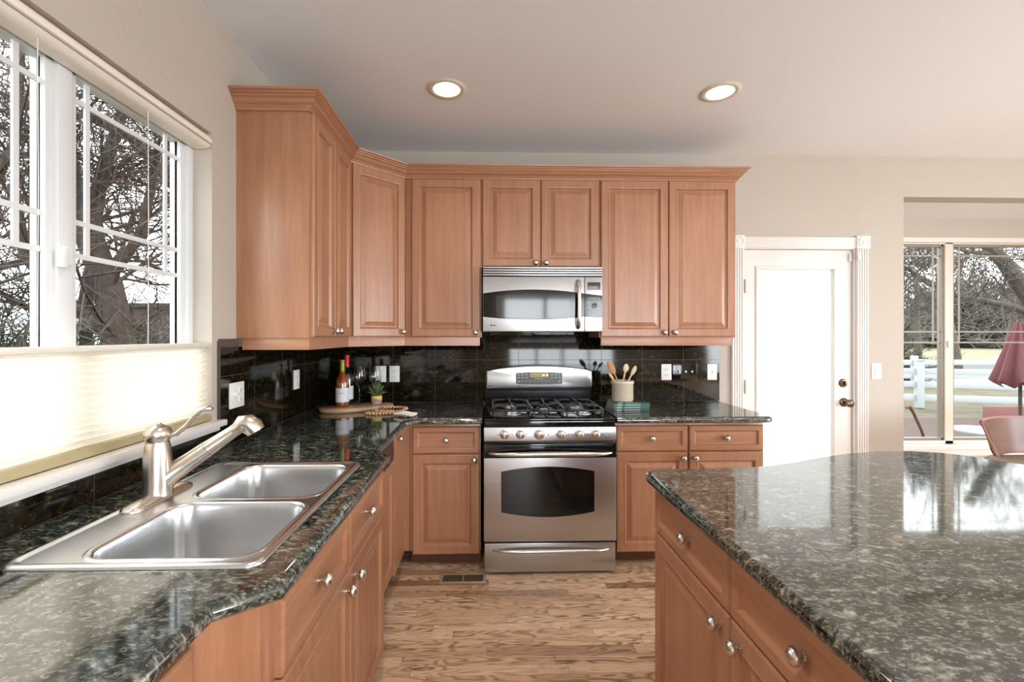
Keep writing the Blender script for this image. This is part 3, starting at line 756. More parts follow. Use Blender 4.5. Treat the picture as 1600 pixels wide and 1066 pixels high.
# ------------------------------------------------------------------ microwave
def arc(x0, x1, zc, bulge, n=16):
    """points from x0 to x1, bulging by 'bulge' in the middle"""
    return [(x0 + (x1 - x0) * i / n, zc + bulge * (1 - (2 * i / n - 1) ** 2)) for i in range(n + 1)]
MX0, MX1, MY = -.030, .742, 2.965
mw = thing('microwave', 'stainless over-the-range microwave above the stove', 'microwave', (.356, 3.15, 1.42))
mb = MB(); mb.box(MX0, MX1, MY, WB - .012, 1.422, 1.845, .002); mb.build('body', BLACKM, mw)
mb = MB(); mb.box(MX0, .6255, MY - .022, MY, 1.424, 1.776, .003); dr = mb.build('door', STEEL, mw)
mb = MB(); mb.box(.6285, MX1, MY - .022, MY, 1.424, 1.776, .003); cpn = mb.build('control_panel', STEEL, mw)
mb = MB()
L = arc(MX0 + .001, .6255, 1.668, .026); Lb = arc(MX0 + .001, .6255, 1.518, -.020)
mb.prism(L + Lb[::-1], MY - .0235, MY - .010, 'xz'); mb.build('door_band', BLACKG, dr)
mb = MB(); mb.prism(arc(.054, .530, 1.654, .008) + arc(.054, .530, 1.523, -.012)[::-1], MY - .0245, MY - .012, 'xz'); mb.build('window', MWGL, dr)
mb = MB(); mb.prism([(.6295, 1.668 - .0), (.6295, 1.517), (.7415, 1.512), (.7415, 1.655)][::-1], MY - .0235, MY - .010, 'xz'); kp = mb.build('keypad', BLACKG, cpn)
mb = MB(); mb.box(.645, .729, MY - .0235, MY - .012, 1.694, 1.742, .002); mb.build('display', pmat('microwave_display', '3A322C', .2), cpn)
mb = MB(); yk = MY - .0240
for r, z in enumerate((1.635, 1.615, 1.600, 1.585, 1.570, 1.545, 1.530)):
    for x in ((.648, .668, .688, .712) if r in (0, 5, 6) else (.645, .715)): mb.box(x, x + .012, yk - .0004, yk, z, z + .006)
mb.build('lettering', LEGEND, kp, smooth=False)
mb = MB(); mb.lathe([(0, 0), (.018, 0), (.017, -.006), (0, -.007)], (.690, MY - .0235, 1.590), 'y', 24, cap=False); mb.build('dial', BLACKM, kp)
for i in range(4):
    mb = MB(); z = 1.785 + i * .0155; mb.box(MX0, MX1, MY - .020, MY - .002, z, z + .0095, .0015); mb.build('vent_slat', STEEL, mw)
mb = MB(); hp = [(.583, MY - .022, 1.748), (.583, MY - .045, 1.742), (.583, MY - .056, 1.70), (.585, MY - .060, 1.60), (.583, MY - .056, 1.50), (.583, MY - .045, 1.458), (.583, MY - .022, 1.450)]
mb.tube(hp, [.014, .014, .0135, .0135, .0135, .014, .014], 14); mb.build('handle', NICKEL, dr, angle=60)
mb = MB(); mb.lathe([(0, 0), (.006, 0), (.006, -.001), (0, -.001)], (.024, MY - .022, 1.463), 'y', 14, cap=False); mb.build('logo', SLOT, dr)
mb = MB(); mb.box(.034, .052, MY - .0228, MY - .021, 1.460, 1.466); mb.build('wordmark', SLOT, dr)
mb = MB(); mb.box(.476, .520, MY - .0228, MY - .021, 1.461, 1.464); mb.build('model_script', SLOT, dr)

# ------------------------------------------------------------------ range
GX0, GX1 = -.022, .752
rg = thing('gas_range', 'stainless and black freestanding gas range centred on the back wall', 'stove', (.365, 3.0, 0))
mb = MB(); mb.box(GX0 + .004, GX1 - .004, 2.700, 3.335, .035, .895, .002); mb.box(GX0 + .03, GX1 - .03, 2.76, 3.30, 0, .04); mb.build('body', BLACKM, rg)
mb = MB(); mb.box(GX0, GX1, 2.668, 3.335, .895, .912, .006); mb.box(GX0 + .002, GX1 - .002, 2.668, 2.700, .862, .900, .008)
ck = mb.build('cooktop', BLACKG, rg)
mb = MB(); mb.prism([(2.662, .862), (2.702, .862), (2.702, .784), (2.655, .784)][::-1], GX0, GX1, 'yz', .003)
cp = mb.build('knob_panel', STEEL, rg)
for i, x in enumerate((.097, .191, .300, .427, .536, .631)):
    mb = MB(); r = .0265 if i == 2 else .0240
    mb.lathe([(r * 1.18, 0), (r * 1.15, -.003), (r * .98, -.004), (r * .92, -.020), (r * .8, -.023), (0, -.023)], (x, 2.6575, .822), 'y', 24, cap=False)
    mb.box(x - .004, x + .004, 2.6575 - .032, 2.6575 - .020, .822 - r * .8, .822 + r * .8, .002)
    mb.build('burner_knob', NICKEL, cp, angle=50)
mb = MB()
for x in (.060, .075, .140, .225, .262, .345, .352, .395, .470, .498, .577, .660, .672):
    mb.box(x, x + .006, 2.6570, 2.6580, .818, .823)
mb.box(.335, .372, 2.6590, 2.6600, .838, .840); mb.box(.672, .712, 2.6560, 2.6570, .800, .803); mb.build('lettering', SLOT, cp, smooth=False)
mb = MB(); mb.box(GX0, GX1, 2.655, 2.700, .198, .766, .004); od = mb.build('oven_door', STEEL, rg)
mb = MB(); mb.box(GX0 + .001, GX1 - .001, 2.651, 2.668, .684, .767, .005); mb.build('upper_band', BLACKG, od)
mb = MB(); mb.box(GX0 + .02, GX1 - .02, 2.6480, 2.656, .752, .760, .002); mb.build('vent_lip', BLACKM, od)
mb = MB()
mb.prism(arc(.078, .622, .606, .028) + arc(.078, .622, .371, -.030)[::-1], 2.6525, 2.664, 'xz'); mb.build('window_surround', BLACKG, od)
mb = MB(); mb.prism(arc(.112, .592, .590, .024) + arc(.112, .592, .385, -.024)[::-1], 2.6515, 2.660, 'xz'); mb.build('oven_window', DARKGL, od)
def bow(z, x0, x1, r, out, yb):
    pts_ = []; n = 18
    for i in range(n + 1):
        t = i / n; x = x0 + (x1 - x0) * t; e = 1 - abs(2 * t - 1) ** 6
        pts_.append((x, yb - out * e, z + .006 * (1 - (2 * t - 1) ** 2)))
    rad = [r * (.55 + .45 * (1 - abs(2 * i / n - 1) ** 4)) for i in range(n + 1)]
    m = MB(); m.tube(pts_, rad, 14); return m
bow(.712, .010, .722, .0145, .045, 2.655).build('handle', NICKEL, od, angle=60)
mb = MB(); mb.box(GX0 + .004, GX1 - .004, 2.662, 2.700, .018, .186, .005); wdw = mb.build('warming_drawer', STEEL, rg)
bow(.146, .030, .705, .0115, .034, 2.664).build('handle', NICKEL, wdw, angle=60)
# backguard
mb = MB(); mb.box(GX0 + .006, GX1 - .006, 3.300, 3.345, .905, 1.150, .004); mb.prism(arc(GX0 + .006, GX1 - .002, 1.14, .044) + [(GX1 - .002, 1.0), (GX0 + .006, 1.0)], 3.292, 3.335, 'xz', .003)
bgd = mb.build('backguard', BLACKM, rg)
mb = MB(); mb.prism(arc(-.004, .750, 1.143, .030) + [(.752, 1.025), (-.006, 1.018)], 3.284, 3.300, 'xz', .004); ctl = mb.build('control_fascia', STEEL, bgd)
mb = MB(); mb.prism(arc(.203, .536, 1.128, .006) + arc(.203, .536, 1.050, -.006)[::-1], 3.2825, 3.292, 'xz'); mb.build('display_panel', BLACKM, bgd)
mb = MB(); mb.box(.306, .438, 3.2818, 3.286, 1.098, 1.130); mb.build('clock_display', LCD, bgd)
mb = MB()
for x in (.395, .403, .412, .421, .429):
    if x == .412: continue
    mb.box(x, x + .005, 3.2812, 3.2819, 1.106, 1.118)
mb.build('clock_digits', DIGIT, bgd, smooth=False)
mb = MB()
for x in (.216, .243, .270, .455, .482, .508):
    for z in (1.112, 1.092): mb.box(x, x + .016, 3.2820, 3.2827, z, z + .006)
for i in range(9): mb.box(.245 + i * .028, .252 + i * .028, 3.2820, 3.2827, 1.066, 1.072)
mb.box(.338, .402, 3.2820, 3.2827, 1.084, 1.088); mb.box(.216, .232, 3.2820, 3.2827, 1.064, 1.072); mb.box(.508, .526, 3.2820, 3.2827, 1.064, 1.072)
mb.build('lettering', LEGEND, bgd, smooth=False)
mb = MB(); mb.lathe([(0, 0), (.007, 0), (.007, -.001), (0, -.001)], (.014, 3.284, 1.036), 'y', 14, cap=False); mb.build('logo', SLOT, bgd)
mb = MB(); mb.box(.026, .044, 3.2832, 3.2842, 1.034, 1.040); mb.build('wordmark', SLOT, bgd)
# burners and grates
for (x, y, r) in ((.150, 2.83, .046), (.150, 3.10, .038), (.365, 2.96, .050), (.590, 2.83, .042), (.590, 3.10, .046)):
    mb = MB(); mb.lathe([(r + .012, .911), (r + .010, .918), (r, .920), (r - .004, .930), (0, .931)], (x, y, 0), 'z', 28, cap=False); b = mb.build('burner', STEEL, rg, angle=50)
    mb = MB(); mb.lathe([(r * .78, .929), (r * .78, .936), (r * .7, .940), (0, .941)], (x, y, 0), 'z', 28, cap=False); mb.build('burner_cap', IRON, b, angle=50)
for gx0, gx1 in ((.030, .262), (.270, .462), (.470, .700)):
    mb = MB(); z = .950; y0, y1 = 2.715, 3.215; r = .0065; cx = (gx0 + gx1) / 2
    rx = [(x, y, z) for x, y in rrect(gx0, gx1, y0, y1, .05, 4)]; rx.append(rx[0]); mb.tube(rx, r, 8, False)
    mb.tube([(gx0, 2.965, z), (gx1, 2.965, z)], r, 8)
    for yc in ((2.83, 3.10) if gx1 - gx0 > .2 else (2.96,)):
        for dx, dy in ((1, 0), (-1, 0), (0, 1), (0, -1)):
            ex_ = (gx1 - gx0) / 2 if dx else (.115 if len(((1,))) and gx1 - gx0 > .2 else .24)
            mb.tube([(cx + dx * ex_, yc + dy * ex_, z), (cx + dx * ex_ * .75, yc + dy * ex_ * .75, z + .012), (cx + dx * .030, yc + dy * .030, z + .012)], [r, r, r * .8], 8)
    for px, py in ((gx0 + .008, y0 + .03), (gx1 - .008, y0 + .03), (gx0 + .008, y1 - .03), (gx1 - .008, y1 - .03), (gx0 + .004, 2.965), (gx1 - .004, 2.965)):
        mb.tube([(px, py, z), (px, py, .911)], r, 8)
    mb.build('grate', IRON, rg, angle=60)

# ------------------------------------------------------------------ switch and socket plates
def plate(F, u0, u1, z0, z1, lab, items, mat=PLAST, name='wall_plate', n0=0.0, cat='wall plate', togmat=None):
    c_ = F.p((u0 + u1) / 2, n0, z0); t = thing(name, lab, cat, c_)
    mb = MB(); F.slab(mb, u0, u1, n0, n0 + .006, z0, z1, .002); mb.build('cover', mat, t)
    zc = (z0 + z1) / 2
    for kind, u in items:
        mb = MB()
        if kind == 'outlet':
            for dz in (.020, -.020): F.slab(mb, u - .016, u + .016, n0 + .006, n0 + .008, zc + dz - .013, zc + dz + .013, .003)
            o = mb.build('socket', mat, t); mb = MB()
            for dz in (.020, -.020):
                F.slab(mb, u - .008, u - .0055, n0 + .0075, n0 + .0086, zc + dz - .004, zc + dz + .005); F.slab(mb, u + .0055, u + .008, n0 + .0075, n0 + .0086, zc + dz - .004, zc + dz + .005)
                F.slab(mb, u - .002, u + .002, n0 + .0075, n0 + .0086, zc + dz - .011, zc + dz - .007)
            mb.build('slot', SLOT, o)
        elif kind == 'toggle':
            F.slab(mb, u - .005, u + .005, n0 + .006, n0 + .022, zc - .002, zc + .014, .002); mb.build('toggle', togmat or mat, t)
        elif kind == 'rocker':
            F.slab(mb, u - .016, u + .016, n0 + .006, n0 + .010, zc - .033, zc + .033, .003); mb.build('rocker', mat, t)
        elif kind == 'jack':
            F.slab(mb, u - .004, u + .004, n0 + .006, n0 + .0068, zc - .004, zc + .004); mb.build('jack', SLOT, t)
    return t
FWL = Face((WL + .010, 0), (0, 1)); FWB = Face((0, WB - .010), (1, 0)); FWW = Face((0, WB), (1, 0))
plate(FWL, 2.052, 2.170, 1.070, 1.184, 'white double plate with toggle and socket beside the window', [('toggle', 2.084), ('outlet', 2.138)])
plate(FWL, 2.724, 2.800, 1.078, 1.192, 'white socket plate on the left wall tiles behind the wine bottle', [('outlet', 2.762)])
plate(FWB, -.811, -.737, 1.060, 1.177, 'white toggle switch plate behind the potted succulent', [('toggle', -.774)], name='light_switch', cat='switch')
plate(FWB, -.713, -.640, 1.060, 1.177, 'white socket plate right of the switch behind the succulent', [('outlet', -.677)])
plate(FWB, 1.281, 1.356, 1.069, 1.187, 'white socket plate left of the black switch plate', [('outlet', 1.318)])
plate(FWB, 1.366, 1.548, 1.058, 1.194, 'black triple switch plate with three white toggles', [('toggle', 1.410), ('toggle', 1.457), ('toggle', 1.504)], BLACKG, 'light_switch', cat='switch', togmat=PLAST)
plate(FWB, 1.624, 1.696, 1.069, 1.187, 'white phone jack plate at the right end of the tiles', [('jack', 1.660)])
plate(FWW, 2.874, 2.948, 1.072, 1.190, 'white rocker switch on the beige wall right of the door', [('rocker', 2.911)], name='light_switch', cat='switch')

# ------------------------------------------------------------------ things on the counter by the corner
CT = .914
bd = thing('serving_board', 'long natural wood serving board under the wine bottles in the corner', 'board', (-.84, 3.02, CT))
mb = MB(); ax = Vector((.88, .475, 0)).normalized(); ay = Vector((-ax.y, ax.x, 0))
def bpt(u, v, z, cx=-.850, cy=3.005): return Vector((cx, cy, z)) + ax * u + ay * v
out = []
for i in range(40):
    a = 2 * PI * i / 40; u = .235 * abs(math.cos(a)) ** .75 * (1 if math.cos(a) > 0 else -1); v = .112 * abs(math.sin(a)) ** .7 * (1 if math.sin(a) > 0 else -1)
    v *= 1 + .08 * math.sin(3 * a + .5); out.append((u, v))
mb.rings([[bpt(u * s, v * s, z) for u, v in out] for s, z in ((.93, CT), (.985, CT + .006), (1, CT + .018), (.985, CT + .026), (.96, CT + .028))], True, True)
BOARD = wood_mat('acacia_board_wood', 'x', 'A98562', 'C8A985', '7B5434', .5)
mb.build('board_slab', BOARD, bd, angle=50)
BZ = CT + .028
def bottle(name, lab, loc, glass, capc, foilc, H=.305):
    t = thing(name, lab, 'bottle', loc); x, y, z = loc; s = H / .305
    mb = MB(); mb.lathe([(0, z), (.036, z), (.041, z + .006), (.0415, z + .02), (.0415, z + .145 * s), (.0385, z + .170 * s), (.028, z + .200 * s), (.0165, z + .222 * s), (.0145, z + .240 * s), (.0140, z + .285 * s), (.0150, z + .290 * s)], (x, y, 0), 'z', 32, cap=False)
    mb.build('bottle_glass', glass, t, angle=60)
    mb = MB(); mb.lathe([(.0420, z + .030), (.0421, z + .031), (.0421, z + .118), (.0420, z + .119)], (x, y, 0), 'z', 32, cap=False); lb = mb.build('paper_label', pmat('wine_label_paper', 'DAD9E0', .6), t)
    mb = MB()
    for k in range(9):
        a = -PI / 2 - .45 + k * .11; mb.box(-.0012, .0012, -.0002, .0002, 0, .004 + .002 * (k % 2), 0, Matrix.Translation((x + .0423 * math.cos(a), y + .0423 * math.sin(a), z + .085)) @ Matrix.Rotation(a + PI / 2, 4, 'Z'))
    mb.build('label_script', SLOT, lb, smooth=False)
    mb = MB(); mb.lathe([(.0152, z + .225 * s), (.0158, z + .245 * s), (.0155, z + .286 * s), (.0165, z + .290 * s), (.0165, z + .303 * s), (0, z + .305 * s)], (x, y, 0), 'z', 24, cap=False); mb.build('capsule', pmat('capsule_foil', capc, .35, .2), t, angle=60)
    if foilc:
        mb = MB(); mb.lathe([(.0165, z + .228 * s), (.0166, z + .229 * s), (.0163, z + .284 * s)], (x, y, 0), 'z', 24, cap=False); mb.build('neck_foil', pmat('neck_band_foil', foilc, .3, .4), t)
    return t
AMB = pmat('amber_wine', '9A4A0E', .05, 0, Transmission_Weight=.35, IOR=1.4, Coat_Weight=1.0)
DKG = pmat('dark_bottle_glass', '141610', .05, 0, Coat_Weight=1.0)
bottle('wine_bottle', 'amber white-wine bottle with pale label on the wooden board', (-.936, 2.975, BZ), AMB, '8A7A1E', '7C7C22', .300)
bottle('wine_bottle', 'dark wine bottle with red capsule half hidden behind the amber one', (-.945, 3.100, BZ), DKG, 'D0121C', None, .325)
def wineglass(x, y, z, lab):
    mb = MB(); mb.lathe([(0, z + 0.0012), (.034, z), (.034, z + 0.0024), (.010, z + 0.0060), (.0038, z + 0.0144), (.0034, z + 0.0900), (.006, z + 0.1056), (.020, z + 0.1164), (.036, z + 0.1380), (.042, z + 0.1680), (.040, z + 0.1980), (.033, z + 0.2460), (.0318, z + 0.2460), (.0386, z + 0.1980), (.0404, z + 0.1680), (.0345, z + 0.1404), (.018, z + 0.1200), (0, z + 0.1128)], (x, y, 0), 'z', 36, cap=False)
    return tag(mb.build('wine_glass', GLASS, angle=60), lab, 'glass', 'wine glasses on the board')
wineglass(-.872, 3.135, BZ, 'clear stemmed wine glass next to the amber bottle')
wineglass(-.775, 3.175, BZ, 'clear stemmed wine glass standing behind the succulent')
# potted succulent
pt = thing('potted_succulent', 'small spiky succulent in a banded yellow and mauve pot on the board', 'plant', (-.741, 3.075, BZ))
def pot_mat():
    m = pmat('banded_pot_glaze', 'E0CB86', .6); t = NT(m); p = t.pos(); sx = t.n('ShaderNodeSeparateXYZ'); t.l(p, sx.inputs[0])
    hgt = t.math('SUBTRACT', sx.outputs[2], BZ)
    dx = t.math('ABSOLUTE', t.math('SUBTRACT', sx.outputs[0], -.738))
    arcv = t.math('ADD', hgt, t.math('MULTIPLY', t.math('MULTIPLY', dx, dx), 16.0))
    c1 = t.ramp(arcv, [(.0, lin('A79AA8')), (.017, lin('A79AA8')), (.020, lin('A08090')), (.033, lin('B08078')), (.036, lin('C89060')), (.041, lin('D9BC74')), (1, lin('E6D698'))])
    for el in []: pass
    t.l(c1, t.b.inputs['Base Color']); return m
mb = MB(); x, y, z = -.741, 3.075, BZ
mb.lathe([(0, z), (.030, z), (.034, z + .004), (.036, z + .055), (.032, z + .055), (.031, z + .047), (0, z + .047)], (x, y, 0), 'z', 30, cap=False); mb.build('pot', pot_mat(), pt, angle=50)
LEAF = pmat('succulent_leaf', '5D7040', .5); LEAF2 = pmat('succulent_leaf_dark', '3C5236', .5)
rnd = random.Random(3)
for k in range(30):
    a = k * 2.4; tl = .12 + .95 * (k / 30); ln = .120 - .045 * (k / 30) + rnd.uniform(-.008, .008)
    d = Vector((math.cos(a) * math.sin(tl), math.sin(a) * math.sin(tl), math.cos(tl)))
    b0_ = Vector((x, y, z + .047)); mb = MB()
    p1 = b0_ + d * ln * .5; p2 = b0_ + d * ln + Vector((0, 0, -.012 * tl))
    mb.tube([b0_ + d * .006, p1, p1.lerp(p2, .6), p2], [.0040, .0046, .0030, .0003], 6); mb.build('leaf', LEAF if k % 3 else LEAF2, pt)
# bead garland with a tassel
gd = thing('bead_garland', 'coiled wooden bead garland with a cream tassel in front of the board', 'garland', (-.62, 2.86, CT))
mb = MB(); pth = []
for i in range(62):
    t_ = i / 61; a = t_ * 2 * PI * 2.1 + 2.0
    cx_ = -.675 + .09 * t_; cy_ = 2.800 + .13 * t_; rr_ = .070 - .012 * math.sin(t_ * 5)
    pth.append(Vector((cx_ + rr_ * 1.15 * math.cos(a), cy_ + rr_ * .55 * math.sin(a), CT + .0096 + (.012 if i > 30 else 0) * (1 if math.sin(a * .5) > -.3 else .3))))
cl = [pth[0]]; 
acc = 0
for p_, q_ in zip(pth[:-1], pth[1:]):
    seg = (q_ - p_).length; n_ = max(1, int(seg / .003))
    for k in range(n_):
        c_ = p_.lerp(q_, (k + 1) / n_)
        if (c_ - cl[-1]).length >= .0178: cl.append(c_)
for c_ in cl: mb.sphere(c_, .0094, 8, 6)
mb.build('wooden_beads', pmat('natural_wood_bead', 'D6A888', .5), gd)
mb = MB(); rnd = random.Random(5)
for k in range(26):
    a = -.55 + k * .035; s_ = Vector((-.560, 2.755, CT + .014)); L_ = .125 + rnd.uniform(-.012, .012)
    e_ = s_ + Vector((math.cos(a) * L_, math.sin(a) * L_ * .9 + .01, -.009)); m_ = s_.lerp(e_, .5) + Vector((rnd.uniform(-.006, .006), rnd.uniform(-.006, .006), rnd.uniform(.004, .016)))
    mb.tube([s_, m_, e_ + Vector((0, 0, .004))], [.0065, .006, .0045], 6)
mb.build('tassel', pmat('cream_yarn', 'E2DDD2', .9), gd)

# ------------------------------------------------------------------ utensil crock on books, right of the range
books = [('1E2422', .235, .175, .014, 'bottom'), ('1F5B4A', .232, .172, .016, 'second'), ('1C6650', .230, .172, .016, 'third'), ('2E3B38', .226, .170, .010, 'topmost')]
z = CT
for i, (cc_, w_, d_, h_, nm) in enumerate(books):
    t = thing('book', 'book under the utensil crock, %s of the stack%s' % (nm, {'bottom': ', with a black cover', 'second': ' from below, with a green cover', 'third': ' from below, with a bright green spine', 'topmost': ', with a dark grey cover'}[nm]), 'book', (.93, 2.99, z), .0, 'books stacked by the stove')
    cx_, cy_ = .915 + .003 * i, 2.990 - .002 * i; M = Matrix.Translation((cx_, cy_, 0)) @ Matrix.Rotation(.06 - .02 * i, 4, 'Z')
    cm = pmat('book_cover', cc_, .35)
    mb = MB(); a, b = w_ / 2, d_ / 2
    mb.box(-a, a, -b, b, z, z + .0018, 0, M); mb.box(-a, a, -b, b, z + h_ - .0018, z + h_, 0, M); mb.box(-a, a, -b, -b + .002, z, z + h_, 0, M); mb.build('cover', cm, t)
    mb = MB(); mb.box(-a + .003, a - .003, -b + .002, b - .003, z + .0018, z + h_ - .0018, 0, M); mb.build('pages', pmat('book_pages', 'DAD6CC', .8), t)
    mb = MB(); mb.box(-a + .02, -a + .05, -b - .0006, -b + .0002, z + h_ * .3, z + h_ * .7, 0, M); mb.box(-a + .07, a - .06, -b - .0006, -b + .0002, z + h_ * .38, z + h_ * .62, 0, M); mb.build('spine_lettering', LEGEND, t, smooth=False)
    z += h_ + .0003
CZ = z
ckx, cky = .885, 2.985
mb = MB(); mb.lathe([(0, CZ), (.066, CZ), (.069, CZ + .004), (.069, CZ + .108), (.073, CZ + .112), (.073, CZ + .128), (.070, CZ + .131), (.063, CZ + .129), (.062, CZ + .016), (0, CZ + .016)], (ckx, cky, 0), 'z', 40, cap=False)
tag(mb.build('utensil_crock', pmat('cream_stoneware', 'CDBFAA', .4), angle=50), 'cream stoneware crock full of wooden utensils on the book stack', 'crock')
def utensil(kind, name, lab, foot, head, wdt, ln, colr):
    t = thing(name, lab, 'utensil', foot, 0, 'wooden utensils in the crock'); a = Vector(foot); b = Vector(head); d = (b - a).normalized()
    m_ = pmat(name + '_wood', colr, .55)
    mb = MB(); mb.tube([a, a.lerp(b, .5), b], [.0045, .005, .006], 8); mb.build('utensil_handle', m_, t)
    rx_ = d.cross(Vector((0, 1, 0))).normalized(); ry_ = d.cross(rx_).normalized(); mb = MB(); rs = []
    for i in range(11):
        s_ = i / 10; wv = math.sin(PI * min(1, .06 + .90 * s_)) ** .6 * wdt
        cc2 = b + d * (ln * s_) + ry_ * (.006 * math.sin(PI * s_) if kind == 'spoon' else 0); rs.append([cc2 + rx_ * wv * math.cos(q) + ry_ * .0035 * math.sin(q) for q in [2 * PI * j / 12 for j in range(12)]])
    mb.rings(rs, True, True); mb.build('utensil_head', m_, t, angle=60)
zb = CZ + .018
utensil('spatula', 'wooden_spatula', 'broad brown wooden spatula leaning left in the crock', (ckx + .02, cky - .01, zb), (ckx - .058, cky - .018, CZ + .175), .022, .095, 'A87C50')
utensil('spoon', 'wooden_spoon', 'pale round-bowled wooden spoon upright in the crock', (ckx - .01, cky + .02, zb), (ckx + .020, cky + .010, CZ + .185), .019, .055, 'D8C0A0')
utensil('spoon', 'wooden_spoon', 'narrow pale wooden spoon leaning right in the crock', (ckx - .02, cky - .01, zb), (ckx + .058, cky, CZ + .165), .014, .070, 'CDB394')
utensil('spatula', 'wooden_spatula', 'thin pale wooden spatula leaning far left behind the brown one', (ckx + .03, cky + .02, zb), (ckx - .048, cky + .030, CZ + .13), .009, .060, 'D9C4A6')

# ------------------------------------------------------------------ floor register, ceiling lights
vt = thing('floor_register', 'beige metal floor vent in front of the cabinet left of the stove', 'vent', (-.142, 2.632, 0))
mb = MB(); frame = [(-.275, -.009, 2.582, 2.594), (-.275, -.009, 2.672, 2.684), (-.275, -.258, 2.594, 2.672), (-.026, -.009, 2.594, 2.672), (-.146, -.138, 2.594, 2.672)]
for a, b, c_, d in frame: mb.box(a, b, c_, d, 0, .006, .0015)
mb.build('register_frame', pmat('register_metal', 'A8967E', .4, .3), vt)
mb = MB(); mb.box(-.262, -.022, 2.590, 2.676, 0, .0012); mb.build('register_well', DGREY, vt)
mb = MB()
for i in range(24):
    x0 = -.254 + i * .0098
    if -.150 < x0 < -.138: continue
    mb.box(x0, x0 + .0034, 2.594, 2.672, .001, .005)
mb.build('louvre', pmat('register_louvre', '8C7C66', .4, .3), vt)

EMIT = pmat('lamp_glow', 'FFF4DC', .5, 0, Emission_Color=lin('FFEFD0'), Emission_Strength=7.0)
CAN = pmat('lamp_reflector', 'FFF8E6', .4, 0, Emission_Color=lin('FFF0D2'), Emission_Strength=0.7)
TRIMG = pmat('lamp_trim_ring', 'D9D3C6', .4)
LG = [(-.223, 2.504, 'recessed ceiling light above the stove side, left one of the pair in view'), (1.284, 2.495, 'recessed ceiling light towards the white door, right one of the pair in view'),
      (-.223, 1.0, 'recessed ceiling light over the sink, outside the view'), (1.284, .9, 'recessed ceiling light over the island, outside the view'), (3.2, 1.2, 'recessed ceiling light beyond the island, outside the view'), (3.2, -1.2, 'recessed ceiling light in the dining area out of view behind the viewpoint')]
for x, y, lab in LG:
    t = thing('ceiling_light', lab, 'ceiling light', (x, y, HC - .006), 0, 'recessed ceiling lights')
    mb = MB(); mb.lathe([(.074, HC + .002), (.074, HC - .005), (.080, HC - .008), (.100, HC - .006), (.108, HC - .0005)], (x, y, 0), 'z', 36, cap=False); mb.build('trim_ring', TRIMG, t)
    mb = MB(); mb.lathe([(.0745, HC - .002), (.066, HC + .030), (.050, HC + .060), (.050, HC + .075), (0, HC + .076)], (x, y, 0), 'z', 36, cap=False); mb.build('reflector', CAN, t)
    mb = MB(); mb.lathe([(.047, HC + .062), (.045, HC + .052), (.030, HC + .046), (.0, HC + .044)], (x, y, 0), 'z', 36, cap=False); mb.build('bulb', EMIT, t)
    l = bpy.data.lights.new('downlight', 'SPOT'); l.energy = 9 if y > 2 else 55; l.color = (1, .94, .86); l.spot_size = 1.9; l.spot_blend = .8; l.shadow_soft_size = .06  # lamps out of view set brighter than the visible pair, as added fill
    lo = bpy.data.objects.new('downlight', l); COL.objects.link(lo); lo.location = (0, 0, -.01); lo.parent = t

# ------------------------------------------------------------------ low-backed stool beyond the island
st = thing('counter_stool', 'low-backed stool with brown leather back beyond the curved island edge', 'stool', (3.55, 2.75, 0))
LEA = wood_mat('brown_leather_back', 'x', '5C3423', '6E412D', '4C2A1C', .5); LEAE = pmat('pale_back_piping', '94705F', .5)
sxo, syo = 3.550, 2.80
mb = MB(); n_ = 16; rs = []
for k, z_ in enumerate((.615, .66, .74, .80, .845)):
    f_ = k / 4; row = []
    hw = .30 + .075 * f_
    for i in range(n_ + 1):
        s_ = -1 + 2 * i / n_; row.append((sxo + hw * s_, syo + .16 - .14 * s_ * s_ + .03 * f_, z_))
    for i in range(n_, -1, -1):
        s_ = -1 + 2 * i / n_; row.append((sxo + (hw + .004) * s_, syo + .185 - .14 * s_ * s_ + .03 * f_, z_))
    rs.append(row)
mb.rings(rs, True, True); bk = mb.build('backrest', LEA, st, angle=50)
mb = MB(); pp = []
for f_ in (0, .33, .66, 1): hw = .30 + .075 * f_; pp.append((sxo - hw, syo + .03 + .03 * f_, .615 + .23 * f_))
for i in range(n_ + 1): s_ = -1 + 2 * i / n_; pp.append((sxo + .375 * s_, syo + .20 - .14 * s_ * s_, .848))
for f_ in (1, .66, .33, 0): hw = .30 + .075 * f_; pp.append((sxo + hw, syo + .03 + .03 * f_, .615 + .23 * f_))
mb.tube(pp, .009, 8); mb.build('piping', LEAE, bk)
mb = MB(); mb.rings([[(sxo + x * s_, syo - .10 + y * s_, z_) for x, y in rrect(-.40, .40, -.20, .17, .09)] for s_, z_ in ((.95, .572), (1, .580), (1, .618), (.95, .628))], True, True)
mb.build('seat', pmat('grey_brown_tweed', '8E7F72', .9), st, angle=60)
for dx, dy in ((-1, -1), (1, -1), (-1, 1), (1, 1)):
    mb = MB(); mb.tube([(sxo + dx * .24, syo - .10 + dy * .12, .57), (sxo + dx * .27, syo - .10 + dy * .15, 0)], [.016, .012], 10); mb.build('leg', WOODD, st)
mb = MB(); 
for dy in (-1, 1): mb.tube([(sxo - .26, syo - .10 + dy * .14, .22), (sxo + .26, syo - .10 + dy * .14, .22)], .009, 8)
mb.build('footrest', WOODD, st)

